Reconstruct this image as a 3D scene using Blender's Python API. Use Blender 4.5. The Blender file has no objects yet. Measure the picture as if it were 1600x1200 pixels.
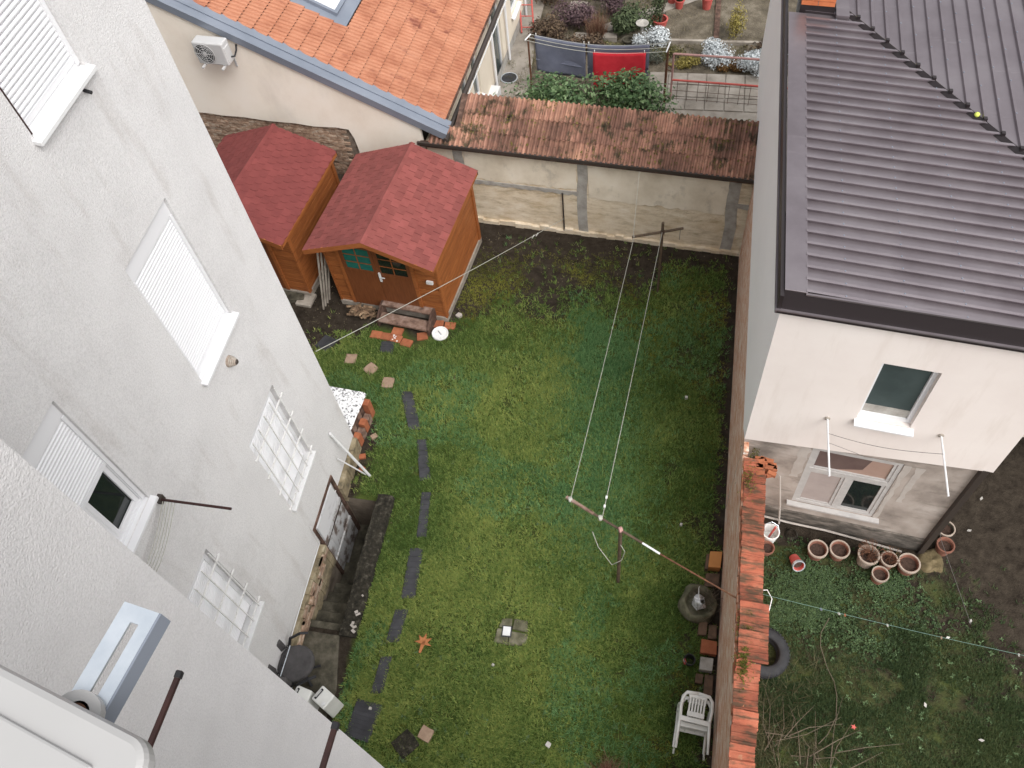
import bpy, bmesh, math, random
import numpy as np
from mathutils import Matrix, Vector, noise

random.seed(7)
rng = np.random.default_rng(7)
scene = bpy.context.scene
C = scene.collection
PI = math.pi
R = math.radians

# ---------------------------------------------------------------- camera
cam = bpy.data.cameras.new('camera')
camo = bpy.data.objects.new('camera', cam)
C.objects.link(camo)
cam.sensor_width = 36.0
cam.lens = 36.0 * 1311.8 / 1600.0
cam.clip_start = 0.05
cam.clip_end = 800.0
# looking down into the yard from a third-floor window, rolled a little
camo.matrix_world = Matrix(((0.98081675, -0.09701214, 0.16907735, 0.0),
                            (0.1744769, 0.82369229, -0.53952648, 0.0),
                            (-0.08692709, 0.5586767, 0.82481757, 13.0),
                            (0, 0, 0, 1)))
scene.camera = camo

# ---------------------------------------------------------------- overcast sky
SUN_EL, SUN_AZ = R(52), R(132)
world = bpy.data.worlds.new('World')
scene.world = world
world.use_nodes = True
wn = world.node_tree
wn.nodes.clear()
sky = wn.nodes.new('ShaderNodeTexSky')
sky.sky_type = 'NISHITA'
sky.sun_disc = False
sky.sun_elevation = SUN_EL
sky.sun_rotation = SUN_AZ
sky.air_density = 1.0
sky.dust_density = 6.0
hs = wn.nodes.new('ShaderNodeHueSaturation')
hs.inputs['Saturation'].default_value = 0.16
bg = wn.nodes.new('ShaderNodeBackground')
bg.inputs['Strength'].default_value = 0.15
wo = wn.nodes.new('ShaderNodeOutputWorld')
wn.links.new(sky.outputs[0], hs.inputs['Color'])
wn.links.new(hs.outputs[0], bg.inputs['Color'])
wn.links.new(bg.outputs[0], wo.inputs['Surface'])
sun = bpy.data.lights.new('sun', 'SUN')
sun.energy = 0.8
sun.angle = R(110)
sun.color = (1.0, 0.985, 0.96)
suno = bpy.data.objects.new('sun', sun)
C.objects.link(suno)
suno.rotation_euler = (PI / 2 - SUN_EL, 0, PI - SUN_AZ)
scene.view_settings.view_transform = 'Standard'
scene.view_settings.look = 'None'
scene.view_settings.gamma = 1.0
scene.view_settings.exposure = 0.74
scene.render.engine = 'CYCLES'
scene.cycles.max_bounces = 6
scene.cycles.use_denoising = True

# ---------------------------------------------------------------- materials
MATS = {}


def M(name, c1, c2=None, c3=None, rough=0.85, scale=4.0, detail=6.0, bump=0.0, bscale=60.0, bdetail=3.0,
      spec=0.3, metal=0.0, rnd=0.0, stretch=(1, 1, 1), pos=(0.3, 0.7), nrough=0.6, coat=0.0, bdist=0.01, brick=None,
      stain=None, grain=None):
    """Procedural surface: colour from world-space noise, fine relief from a second noise."""
    m = bpy.data.materials.new(name)
    m.use_nodes = True
    nt = m.node_tree
    N, L = nt.nodes, nt.links
    bs = N['Principled BSDF']
    bs.inputs['Roughness'].default_value = rough
    bs.inputs['Metallic'].default_value = metal
    bs.inputs['Specular IOR Level'].default_value = spec
    bs.inputs['Coat Weight'].default_value = coat
    geo = N.new('ShaderNodeNewGeometry')
    col = None
    if c2 is None:
        rgb = N.new('ShaderNodeRGB')
        rgb.outputs[0].default_value = (*c1, 1)
        col = rgb.outputs[0]
    else:
        mp = N.new('ShaderNodeMapping')
        mp.inputs['Scale'].default_value = stretch
        L.new(geo.outputs['Position'], mp.inputs['Vector'])
        nz = N.new('ShaderNodeTexNoise')
        nz.inputs['Scale'].default_value = scale
        nz.inputs['Detail'].default_value = detail
        nz.inputs['Roughness'].default_value = nrough
        L.new(mp.outputs[0], nz.inputs['Vector'])
        rp = N.new('ShaderNodeValToRGB')
        rp.color_ramp.elements[0].position = pos[0]
        rp.color_ramp.elements[0].color = (*c1, 1)
        rp.color_ramp.elements[1].position = pos[1]
        rp.color_ramp.elements[1].color = (*(c3 or c2), 1)
        if c3:
            e = rp.color_ramp.elements.new((pos[0] + pos[1]) / 2)
            e.color = (*c2, 1)
        L.new(nz.outputs['Fac'], rp.inputs['Fac'])
        col = rp.outputs['Color']
    if stain:   # (colour, scale, stretch, lo, hi, amount): a second, sparser layer of dirt
        sc_, sscale, sst, lo, hi, amt = stain
        mp2 = N.new('ShaderNodeMapping')
        mp2.inputs['Scale'].default_value = sst
        mp2.inputs['Location'].default_value = (3.7, 1.3, 9.1)
        L.new(geo.outputs['Position'], mp2.inputs['Vector'])
        n2 = N.new('ShaderNodeTexNoise')
        n2.inputs['Scale'].default_value = sscale
        n2.inputs['Detail'].default_value = 7
        n2.inputs['Roughness'].default_value = 0.65
        L.new(mp2.outputs[0], n2.inputs['Vector'])
        mr = N.new('ShaderNodeMapRange')
        mr.inputs['From Min'].default_value = lo
        mr.inputs['From Max'].default_value = hi
        mr.inputs['To Max'].default_value = amt
        L.new(n2.outputs['Fac'], mr.inputs['Value'])
        mx = N.new('ShaderNodeMix')
        mx.data_type = 'RGBA'
        L.new(mr.outputs[0], mx.inputs['Factor'])
        L.new(col, mx.inputs['A'])
        mx.inputs['B'].default_value = (*sc_, 1)
        col = mx.outputs['Result']
    if grain:   # (scale, low value): pits and crumbs of a coarse render
        ng = N.new('ShaderNodeTexNoise')
        ng.inputs['Scale'].default_value = grain[0]
        ng.inputs['Detail'].default_value = 3
        ng.inputs['Roughness'].default_value = 0.7
        L.new(geo.outputs['Position'], ng.inputs['Vector'])
        mg = N.new('ShaderNodeMapRange')
        mg.inputs['From Min'].default_value = 0.33
        mg.inputs['From Max'].default_value = 0.60
        mg.inputs['To Min'].default_value = grain[1]
        mg.inputs['To Max'].default_value = 1.0
        L.new(ng.outputs['Fac'], mg.inputs['Value'])
        hg = N.new('ShaderNodeHueSaturation')
        L.new(mg.outputs[0], hg.inputs['Value'])
        L.new(col, hg.inputs['Color'])
        col = hg.outputs[0]
    if rnd:
        oi = N.new('ShaderNodeObjectInfo')
        mr = N.new('ShaderNodeMapRange')
        mr.inputs['To Min'].default_value = 1 - rnd
        mr.inputs['To Max'].default_value = 1 + rnd
        L.new(oi.outputs['Random'], mr.inputs['Value'])
        h = N.new('ShaderNodeHueSaturation')
        L.new(mr.outputs[0], h.inputs['Value'])
        L.new(col, h.inputs['Color'])
        col = h.outputs[0]
    L.new(col, bs.inputs['Base Color'])
    hgt = None
    if bump:
        nb = N.new('ShaderNodeTexNoise')
        nb.inputs['Scale'].default_value = bscale
        nb.inputs['Detail'].default_value = bdetail
        L.new(geo.outputs['Position'], nb.inputs['Vector'])
        hgt = nb.outputs['Fac']
        bp = N.new('ShaderNodeBump')
        bp.inputs['Strength'].default_value = bump
        bp.inputs['Distance'].default_value = bdist
        L.new(hgt, bp.inputs['Height'])
        L.new(bp.outputs[0], bs.inputs['Normal'])
    MATS[name] = m
    return m


# walls
M('roughcast', (0.64, 0.627, 0.625), (0.69, 0.677, 0.675), (0.72, 0.707, 0.705), scale=1.1, rough=0.95, bump=0.9, bscale=75, bdetail=6, bdist=0.013, grain=(48, 0.84),
  stain=((0.46, 0.42, 0.395), 1.7, (1.5, 1.5, 0.30), 0.54, 0.76, 0.6))
M('roughcast_near', (0.63, 0.617, 0.615), (0.67, 0.657, 0.655), (0.70, 0.687, 0.685), scale=2.0, rough=0.95, bump=0.9, bscale=95, bdetail=6, bdist=0.008, grain=(85, 0.86))
M('smooth_base', (0.46, 0.435, 0.42), (0.54, 0.515, 0.50), (0.60, 0.58, 0.57), scale=2.0, stretch=(1, 1.6, 0.5), rough=0.95, bump=0.5, bscale=25, bdist=0.008,
  stain=((0.36, 0.28, 0.24), 2.2, (1, 1.5, 0.35), 0.5, 0.72, 0.6))
M('plinth', (0.10, 0.085, 0.06), (0.26, 0.21, 0.13), (0.40, 0.35, 0.25), scale=5, rough=0.95, bump=0.8, bscale=30)
M('old_concrete', (0.028, 0.025, 0.018), (0.07, 0.063, 0.045), (0.14, 0.125, 0.095), scale=5, rough=0.95, bump=0.8, bscale=35)
M('pit_concrete', (0.10, 0.08, 0.06), (0.22, 0.18, 0.14), (0.32, 0.27, 0.22), scale=3, rough=0.95, bump=0.5, bscale=30)
M('moss_concrete', (0.012, 0.011, 0.008), (0.032, 0.028, 0.020), (0.11, 0.10, 0.08), scale=14, detail=8, rough=1.0, bump=1.0, bscale=40, bdist=0.02, pos=(0.35, 0.75))
M('white_pvc', (0.70, 0.70, 0.715), rough=0.35, spec=0.5)
M('white_paint', (0.60, 0.60, 0.60), (0.70, 0.70, 0.70), scale=6, rough=0.5)
M('grille_paint', (0.38, 0.36, 0.33), (0.66, 0.65, 0.63), (0.72, 0.71, 0.70), scale=25, rough=0.6, pos=(0.30, 0.5))
M('rust_paint', (0.024, 0.012, 0.011), (0.052, 0.022, 0.019), scale=20, rough=0.7)
M('dark_glass', (0.012, 0.016, 0.016), rough=0.05, spec=0.5)
M('dark_room', (0.02, 0.022, 0.022), (0.05, 0.055, 0.055), scale=3, rough=0.9)
M('beige_render', (0.74, 0.66, 0.56), (0.80, 0.73, 0.635), (0.82, 0.76, 0.68), scale=1.0, rough=0.9, bump=0.3, bscale=60, bdist=0.004,
  stain=((0.52, 0.46, 0.40), 1.1, (1, 1, 0.5), 0.5, 0.75, 0.5))
M('old_brick', (0.16, 0.10, 0.07), (0.34, 0.23, 0.16), (0.50, 0.42, 0.34), scale=9, rough=0.95, bump=0.8, bscale=60, rnd=0.25, stretch=(1, 1, 2))
M('old_mortar', (0.12, 0.09, 0.07), (0.30, 0.25, 0.20), scale=14, rough=1.0, bump=0.8, bscale=60)
M('wash_wall', (0.40, 0.315, 0.21), (0.68, 0.575, 0.43), (0.80, 0.72, 0.60), scale=2.6, stretch=(1, 1, 3.2), detail=9, nrough=0.7, rough=0.95, bump=1.0, bscale=24, bdist=0.015,
  stain=((0.50, 0.35, 0.18), 1.4, (1, 1, 1.6), 0.5, 0.72, 0.55))
M('plaster_panel', (0.58, 0.50, 0.39), (0.72, 0.64, 0.52), (0.80, 0.73, 0.62), scale=1.6, detail=8, rough=0.95, bump=0.5, bscale=30, bdist=0.006,
  stain=((0.33, 0.29, 0.24), 3.0, (1, 1, 0.7), 0.56, 0.72, 0.6))
M('grey_concrete', (0.25, 0.235, 0.21), (0.36, 0.34, 0.31), (0.44, 0.42, 0.39), scale=6, rough=0.95, bump=0.6, bscale=40)
M('pink_render', (0.68, 0.61, 0.57), (0.72, 0.655, 0.615), (0.745, 0.685, 0.645), scale=0.9, rough=0.9, bump=0.15, bscale=90, bdist=0.003,
  stain=((0.56, 0.485, 0.43), 1.4, (2.6, 2.6, 0.35), 0.54, 0.78, 0.6))
M('white_render', (0.87, 0.86, 0.845), (0.90, 0.89, 0.875), scale=1.2, rough=0.9, bump=0.3, bscale=30, bdist=0.004)
M('grey_lower', (0.19, 0.16, 0.14), (0.33, 0.285, 0.25), (0.43, 0.38, 0.345), scale=1.7, detail=8, rough=0.95, bump=0.4, bscale=40, bdist=0.006,
  stain=((0.07, 0.06, 0.05), 2.0, (0.6, 0.6, 1.8), 0.55, 0.75, 0.8))
M('grey_stain', (0.03, 0.028, 0.024), (0.10, 0.088, 0.075), (0.22, 0.19, 0.165), scale=5, detail=9, stretch=(0.7, 0.7, 2), rough=0.95, bump=0.6, bscale=40)
M('pale_patch', (0.34, 0.305, 0.275), (0.44, 0.40, 0.365), scale=3, rough=0.95, bump=0.3, bscale=50)
M('boundary_brick', (0.50, 0.17, 0.085), (0.68, 0.42, 0.29), (0.86, 0.81, 0.74), scale=5, stretch=(1, 0.8, 5), detail=9, nrough=0.75, rough=0.95, bump=1.0, bscale=40, bdist=0.02, pos=(0.36, 0.62))
M('orange_mortar', (0.24, 0.085, 0.045), (0.34, 0.13, 0.07), (0.36, 0.27, 0.20), scale=7, rough=0.95, bump=0.8, bscale=40)
# roofs
M('clay_new', (0.30, 0.115, 0.065), (0.39, 0.17, 0.10), (0.44, 0.205, 0.125), scale=2.2, rough=0.8, bump=0.2, bscale=60, rnd=0.03,
  stain=((0.17, 0.05, 0.035), 2.4, (0.6, 1.4, 1), 0.58, 0.68, 0.8))
M('clay_old', (0.11, 0.065, 0.05), (0.27, 0.14, 0.10), (0.48, 0.27, 0.18), scale=1.3, detail=9, nrough=0.7, rough=0.95, bump=0.6, bscale=50, rnd=0.35,
  stain=((0.035, 0.035, 0.018), 4.0, (1, 1, 1), 0.52, 0.64, 0.9))
M('clay_coping', (0.17, 0.052, 0.033), (0.275, 0.083, 0.047), (0.34, 0.122, 0.073), scale=3, detail=8, rough=0.95, bump=0.5, bscale=50, rnd=0.28,
  stain=((0.075, 0.05, 0.03), 3.2, (0.8, 2.6, 1), 0.48, 0.60, 0.9))
M('zinc', (0.20, 0.225, 0.27), (0.26, 0.285, 0.335), scale=1.5, rough=0.4, metal=0.35)
M('brown_metal', (0.045, 0.035, 0.03), rough=0.5, spec=0.4)
M('mauve_metal', (0.20, 0.172, 0.184), (0.245, 0.214, 0.228), (0.285, 0.254, 0.266), scale=1.3, detail=8, rough=0.32, metal=0.7, bump=0.06, bscale=5, spec=0.4,
  stain=((0.42, 0.39, 0.39), 2.0, (0.5, 3.0, 1), 0.60, 0.80, 0.5))
M('black_metal', (0.022, 0.017, 0.018), rough=0.4, spec=0.4)
M('chimney_brick', (0.48, 0.13, 0.05), (0.58, 0.19, 0.08), scale=6, rough=0.85, rnd=0.1)
M('shingle_red', (0.19, 0.053, 0.046), (0.235, 0.069, 0.061), scale=6, rough=0.92, bump=0.5, bscale=220, rnd=0.13)
M('shingle_dark', (0.155, 0.038, 0.035), (0.195, 0.050, 0.046), scale=3, rough=0.92, bump=0.5, bscale=220, rnd=0.07,
  stain=((0.29, 0.095, 0.09), 2.3, (1, 1, 1), 0.66, 0.69, 0.6))
M('shingle_gap', (0.10, 0.022, 0.022), rough=0.95)
M('larch', (0.20, 0.060, 0.017), (0.285, 0.092, 0.026), (0.34, 0.122, 0.036), scale=3, stretch=(1.2, 1.2, 14), detail=7, rough=0.6, bump=0.15, bscale=80, rnd=0.13)
M('larch_door', (0.125, 0.040, 0.015), (0.165, 0.054, 0.019), (0.20, 0.068, 0.024), scale=4, stretch=(10, 10, 1), rough=0.55, rnd=0.05)
M('grey_timber', (0.20, 0.17, 0.14), (0.38, 0.34, 0.29), scale=5, rough=0.9, bump=0.3, bscale=50)
M('dark_timber', (0.035, 0.022, 0.017), (0.09, 0.052, 0.038), (0.17, 0.105, 0.08), scale=8, rough=0.85, bump=0.5, bscale=60)
M('green_pane', (0.012, 0.10, 0.085), (0.02, 0.15, 0.12), scale=8, rough=0.15, spec=0.5)
M('rotten_timber', (0.09, 0.055, 0.042), (0.22, 0.14, 0.105), (0.31, 0.235, 0.20), scale=9, rough=0.9, bump=0.5, bscale=60)
M('peel_paint', (0.13, 0.10, 0.085), (0.27, 0.245, 0.23), (0.47, 0.47, 0.47), scale=5, detail=9, stretch=(1, 1, 0.7), nrough=0.6, rough=0.8, bump=0.4, bscale=40, pos=(0.38, 0.52),
  stain=((0.11, 0.10, 0.095), 1.6, (1, 1, 1), 0.55, 0.66, 0.85))
M('door_white', (0.30, 0.25, 0.22), (0.52, 0.52, 0.53), (0.60, 0.60, 0.61), scale=4, detail=8, rough=0.7, pos=(0.30, 0.45))
# ground
M('soil', (0.018, 0.014, 0.010), (0.042, 0.033, 0.024), (0.085, 0.068, 0.052), scale=3.5, detail=10, nrough=0.7, rough=1.0, bump=1.0, bscale=45, bdetail=6, bdist=0.03)
M('garden_soil', (0.05, 0.042, 0.03), (0.12, 0.10, 0.072), (0.22, 0.19, 0.145), scale=2.2, detail=10, nrough=0.72, rough=1.0, bump=1.0, bscale=30, bdetail=6, bdist=0.03)
M('path_concrete', (0.17, 0.15, 0.125), (0.27, 0.24, 0.205), (0.34, 0.31, 0.27), scale=2.5, detail=8, rough=0.95, bump=0.4, bscale=40)
M('rubber', (0.030, 0.030, 0.033), (0.058, 0.058, 0.064), scale=5, rough=0.85, bump=0.3, bscale=120)
M('sandstone', (0.24, 0.16, 0.11), (0.35, 0.25, 0.18), scale=9, rough=0.95, bump=0.5, bscale=60)
M('paver_red', (0.27, 0.085, 0.04), (0.38, 0.135, 0.065), scale=12, rough=0.9, bump=0.4, bscale=70, rnd=0.15)
M('paver_dirty', (0.07, 0.05, 0.035), (0.17, 0.105, 0.07), scale=10, rough=0.95, bump=0.6, bscale=60, rnd=0.2)
M('paver_orange', (0.44, 0.19, 0.06), (0.50, 0.225, 0.075), scale=4, rough=0.8)
M('boulder', (0.045, 0.046, 0.026), (0.11, 0.104, 0.066), (0.21, 0.195, 0.14), scale=6, detail=9, rough=1.0, bump=0.9, bscale=30)
M('white_plastic', (0.60, 0.60, 0.57), (0.72, 0.72, 0.69), scale=5, rough=0.45, spec=0.4)
M('casing_white', (0.45, 0.445, 0.44), (0.49, 0.485, 0.48), scale=3, rough=0.4, spec=0.4)
M('casing_top', (0.325, 0.32, 0.315), (0.35, 0.345, 0.34), scale=3, rough=0.4, spec=0.4)
M('clay_nose_shade', (0.085, 0.032, 0.022), (0.14, 0.055, 0.036), scale=8, rough=0.95)  # lower tile ends: shadow line under each course painted as darker clay
M('bucket_white', (0.70, 0.70, 0.68), (0.78, 0.78, 0.76), scale=8, rough=0.5)
M('galvanised', (0.62, 0.68, 0.74), (0.78, 0.83, 0.88), scale=18, rough=0.33, metal=0.75, spec=0.5)
M('rust', (0.075, 0.034, 0.020), (0.155, 0.068, 0.036), scale=20, rough=0.9)
M('rusty_pipe', (0.06, 0.042, 0.028), (0.13, 0.092, 0.06), scale=9, rough=0.85)
M('wire_white', (0.36, 0.355, 0.31), rough=0.6)
M('wire_green', (0.13, 0.21, 0.18), rough=0.6)
M('wire_dark', (0.10, 0.09, 0.085), rough=0.6)
M('terracotta', (0.15, 0.062, 0.042), (0.23, 0.105, 0.072), scale=12, rough=0.9, rnd=0.15)
M('pot_pale', (0.26, 0.205, 0.165), (0.36, 0.30, 0.25), scale=12, rough=0.8, rnd=0.12)
M('pot_soil', (0.03, 0.018, 0.013), (0.075, 0.045, 0.034), scale=30, rough=1.0, bump=1, bscale=60)
M('tyre', (0.016, 0.016, 0.018), (0.034, 0.034, 0.036), scale=10, rough=0.75)
M('black_plastic', (0.02, 0.02, 0.022), rough=0.5)
M('grey_fabric', (0.055, 0.052, 0.052), (0.085, 0.08, 0.08), scale=8, rough=0.95, bump=0.3, bscale=150)
M('silver_foil', (0.45, 0.45, 0.46), (0.80, 0.80, 0.82), scale=25, rough=0.3, metal=0.6, bump=1.0, bscale=40)
M('crinkle_sheet', (0.10, 0.10, 0.10), (0.66, 0.66, 0.66), (0.76, 0.76, 0.76), scale=26, detail=4, rough=0.6, pos=(0.40, 0.52), bump=0.6, bscale=30)
M('towel_grey', (0.115, 0.125, 0.17), (0.15, 0.16, 0.21), scale=6, rough=1.0, bump=0.3, bscale=120)
M('towel_red', (0.52, 0.022, 0.035), (0.60, 0.035, 0.05), scale=6, rough=1.0, bump=0.3, bscale=120)
M('tennis', (0.55, 0.62, 0.12), rough=0.9)
M('red_paint', (0.42, 0.07, 0.06), (0.50, 0.12, 0.10), scale=8, rough=0.7)
M('pink_rail', (0.34, 0.20, 0.18), (0.45, 0.25, 0.23), scale=8, rough=0.8)
M('twig', (0.065, 0.05, 0.036), (0.155, 0.125, 0.09), scale=12, rough=0.95)
M('dead_leaf', (0.33, 0.12, 0.045), (0.42, 0.17, 0.07), scale=12, rough=0.9)
M('firewood', (0.07, 0.045, 0.03), (0.20, 0.13, 0.08), (0.36, 0.265, 0.17), scale=7, rough=0.95, rnd=0.3)
M('net_curtain', (0.30, 0.255, 0.24), (0.36, 0.31, 0.29), scale=4, rough=0.9)
M('brown_curtain', (0.10, 0.065, 0.06), (0.13, 0.09, 0.08), scale=4, rough=0.6)
M('tan_curtain', (0.30, 0.20, 0.16), (0.34, 0.24, 0.195), scale=4, rough=0.8)
M('pale_frame', (0.36, 0.345, 0.335), (0.45, 0.435, 0.42), scale=10, rough=0.6)
M('green_glass', (0.045, 0.060, 0.060), (0.075, 0.095, 0.095), scale=1.2, rough=0.12, spec=0.5)
M('cream_render', (0.66, 0.58, 0.47), (0.72, 0.64, 0.53), scale=2, rough=0.9)
M('rag_cloth', (0.05, 0.04, 0.02), (0.12, 0.092, 0.048), (0.21, 0.165, 0.10), scale=6, rough=1.0)
M('litter', (0.42, 0.40, 0.37), rough=0.9)
M('silver_lid', (0.50, 0.47, 0.42), (0.30, 0.22, 0.17), scale=20, rough=0.7)


def leafmat(name, c1, c2, c3=None, trans=0.25, rough=0.6):
    """Foliage: colour by per-vertex species tint where present, plus world noise."""
    m = bpy.data.materials.new(name)
    m.use_nodes = True
    nt = m.node_tree
    N, L = nt.nodes, nt.links
    bs = N['Principled BSDF']
    bs.inputs['Roughness'].default_value = rough
    bs.inputs['Specular IOR Level'].default_value = 0.25
    at = N.new('ShaderNodeAttribute')
    at.attribute_name = 'tint'
    rp = N.new('ShaderNodeValToRGB')
    rp.color_ramp.elements[0].position = 0.0
    rp.color_ramp.elements[0].color = (*c1, 1)
    rp.color_ramp.elements[1].position = 1.0
    rp.color_ramp.elements[1].color = (*(c3 or c2), 1)
    if c3:
        e = rp.color_ramp.elements.new(0.5)
        e.color = (*c2, 1)
    L.new(at.outputs['Fac'], rp.inputs['Fac'])
    L.new(rp.outputs[0], bs.inputs['Base Color'])
    tr = N.new('ShaderNodeBsdfTranslucent')
    L.new(rp.outputs[0], tr.inputs['Color'])
    mx = N.new('ShaderNodeMixShader')
    mx.inputs[0].default_value = trans
    L.new(bs.outputs[0], mx.inputs[1])
    L.new(tr.outputs[0], mx.inputs[2])
    L.new(mx.outputs[0], N['Material Output'].inputs['Surface'])
    MATS[name] = m
    return m


leafmat('grass', (0.075, 0.130, 0.028), (0.190, 0.280, 0.072), (0.350, 0.390, 0.110), trans=0.35)
leafmat('grass_blue', (0.060, 0.140, 0.048), (0.125, 0.260, 0.095), (0.235, 0.385, 0.155), trans=0.35)
leafmat('moss', (0.060, 0.064, 0.014), (0.135, 0.140, 0.024), (0.26, 0.26, 0.042), trans=0.15, rough=0.9)
leafmat('ivy', (0.013, 0.028, 0.009), (0.032, 0.060, 0.020), (0.080, 0.125, 0.048), trans=0.15)
leafmat('neighbour_grass', (0.022, 0.040, 0.015), (0.048, 0.080, 0.030), (0.092, 0.112, 0.042), trans=0.3)
leafmat('dry_grass', (0.10, 0.08, 0.05), (0.20, 0.165, 0.10), (0.32, 0.27, 0.18), trans=0.2, rough=0.9)
leafmat('straw', (0.038, 0.046, 0.020), (0.080, 0.080, 0.040), (0.16, 0.14, 0.08), trans=0.2, rough=0.9)
leafmat('laurel', (0.035, 0.070, 0.026), (0.085, 0.150, 0.060), (0.22, 0.31, 0.15), trans=0.2, rough=0.4)
leafmat('dusty_silver', (0.36, 0.39, 0.40), (0.58, 0.61, 0.62), (0.76, 0.79, 0.80), trans=0.1, rough=0.9)
leafmat('lavender', (0.055, 0.065, 0.050), (0.11, 0.12, 0.095), (0.19, 0.20, 0.16), trans=0.1, rough=0.9)
leafmat('brown_shrub', (0.045, 0.030, 0.022), (0.095, 0.065, 0.045), (0.17, 0.12, 0.075), trans=0.1, rough=0.9)
leafmat('purple_shrub', (0.055, 0.035, 0.040), (0.11, 0.07, 0.08), (0.18, 0.12, 0.12), trans=0.1, rough=0.9)
leafmat('green_shrub', (0.030, 0.045, 0.020), (0.07, 0.095, 0.045), (0.13, 0.16, 0.08), trans=0.2)
leafmat('yellow_herb', (0.13, 0.11, 0.025), (0.26, 0.21, 0.05), (0.42, 0.36, 0.12), trans=0.2)
leafmat('olive_herb', (0.06, 0.06, 0.02), (0.12, 0.11, 0.04), (0.20, 0.18, 0.07), trans=0.2)
leafmat('rust_herb', (0.10, 0.05, 0.02), (0.19, 0.10, 0.035), (0.27, 0.17, 0.07), trans=0.2)
leafmat('red_grass', (0.12, 0.05, 0.035), (0.22, 0.11, 0.075), (0.34, 0.24, 0.15), trans=0.2)
leafmat('weed_pale', (0.07, 0.12, 0.05), (0.10, 0.16, 0.07), (0.15, 0.21, 0.10), trans=0.2)


# ---------------------------------------------------------------- mesh helpers
class MB:
    """Collects simple shapes and links them as ONE mesh object."""

    def __init__(self):
        self.v, self.f = [], []

    def add(self, vs, fs):
        o = len(self.v)
        self.v += [tuple(p) for p in vs]
        self.f += [tuple(i + o for i in f) for f in fs]
        return self

    def box(self, x0, x1, y0, y1, z0, z1):
        return self.add([(x0, y0, z0), (x1, y0, z0), (x1, y1, z0), (x0, y1, z0), (x0, y0, z1), (x1, y0, z1), (x1, y1, z1), (x0, y1, z1)],
                        [(0, 3, 2, 1), (4, 5, 6, 7), (0, 1, 5, 4), (1, 2, 6, 5), (2, 3, 7, 6), (3, 0, 4, 7)])

    def mbox(self, m, sx, sy, sz):
        """box of half-size s, placed by matrix m"""
        b = MB().box(-sx, sx, -sy, sy, -sz, sz)
        return self.add([m @ Vector(p) for p in b.v], b.f)

    def prism(self, poly, z0, z1, top=None):
        """vertical extrusion of a ccw polygon; optional different top polygon"""
        n = len(poly)
        t = top or poly
        return self.add([(x, y, z0) for x, y in poly] + [(x, y, z1) for x, y in t],
                        [tuple(range(n - 1, -1, -1)), tuple(range(n, 2 * n))] + [(i, (i + 1) % n, n + (i + 1) % n, n + i) for i in range(n)])

    def yprism(self, poly, y0, y1):
        """polygon in x,z extruded along y"""
        n = len(poly)
        return self.add([(x, y0, z) for x, z in poly] + [(x, y1, z) for x, z in poly],
                        [tuple(range(n)), tuple(range(2 * n - 1, n - 1, -1))] + [(i, n + i, n + (i + 1) % n, (i + 1) % n) for i in range(n)])

    def tube(self, path, r, n=8, cap=True):
        pts = [Vector(p) for p in path]
        k = len(pts)
        rs = r if isinstance(r, (list, tuple)) else [r] * k
        ring0 = len(self.v)
        d0 = (pts[1] - pts[0]).normalized()
        a = d0.orthogonal().normalized()
        for i, p in enumerate(pts):
            d = (pts[min(i + 1, k - 1)] - pts[max(i - 1, 0)]).normalized()
            a = (a - d * a.dot(d))
            a = a.normalized() if a.length > 1e-6 else d.orthogonal().normalized()
            b = d.cross(a)
            for j in range(n):
                t = 2 * PI * j / n
                self.v.append(tuple(p + (a * math.cos(t) + b * math.sin(t)) * rs[i]))
        for i in range(k - 1):
            for j in range(n):
                q = ring0 + i * n
                self.f.append((q + j, q + (j + 1) % n, q + n + (j + 1) % n, q + n + j))
        if cap:
            self.f.append(tuple(ring0 + j for j in range(n - 1, -1, -1)))
            self.f.append(tuple(ring0 + (k - 1) * n + j for j in range(n)))
        return self

    def lathe(self, prof, n=24, m=None):
        """profile (r,z) turned about local z, placed by matrix m"""
        m = m or Matrix()
        o = len(self.v)
        for r, z in prof:
            for j in range(n):
                t = 2 * PI * j / n
                self.v.append(tuple(m @ Vector((r * math.cos(t), r * math.sin(t), z))))
        for i in range(len(prof) - 1):
            for j in range(n):
                q = o + i * n
                self.f.append((q + j, q + (j + 1) % n, q + n + (j + 1) % n, q + n + j))
        return self

    def mesh(self, name):
        me = bpy.data.meshes.new(name)
        me.from_pydata(self.v, [], self.f)
        me.update()
        return me

    def build(self, name, mat, parent=None, smooth=False, bevel=0.0, loc=None, rot=None, xf=None, fix=False):
        if xf:
            self.v = [tuple(xf(*p)) for p in self.v]
        me = self.mesh(name)
        if fix:
            bm = bmesh.new()
            bm.from_mesh(me)
            bmesh.ops.recalc_face_normals(bm, faces=bm.faces)
            bm.to_mesh(me)
            bm.free()
        return link(name, me, mat, parent, smooth, bevel, loc, rot)


def link(name, me, mat, parent=None, smooth=False, bevel=0.0, loc=None, rot=None):
    o = bpy.data.objects.new(name, me)
    C.objects.link(o)
    if mat and not me.materials:
        me.materials.append(MATS[mat])
    if smooth:
        me.polygons.foreach_set('use_smooth', [True] * len(me.polygons))
    if bevel:
        b = o.modifiers.new('bevel', 'BEVEL')
        b.width = bevel
        b.segments = 2
        b.limit_method = 'ANGLE'
    if parent:
        o.parent = parent
    if loc:
        o.location = loc
    if rot:
        o.rotation_euler = rot
    return o


def tag(o, label=None, cat=None, group=None, kind=None):
    if label:
        o['label'] = label
    if cat:
        o['category'] = cat
    if group:
        o['group'] = group
    if kind:
        o['kind'] = kind
    return o


def thing(name, label, cat, loc=(0, 0, 0), rz=0.0, group=None):
    o = bpy.data.objects.new(name, None)
    C.objects.link(o)
    o.location = loc
    o.rotation_euler = (0, 0, rz)
    return tag(o, label, cat, group)


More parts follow.
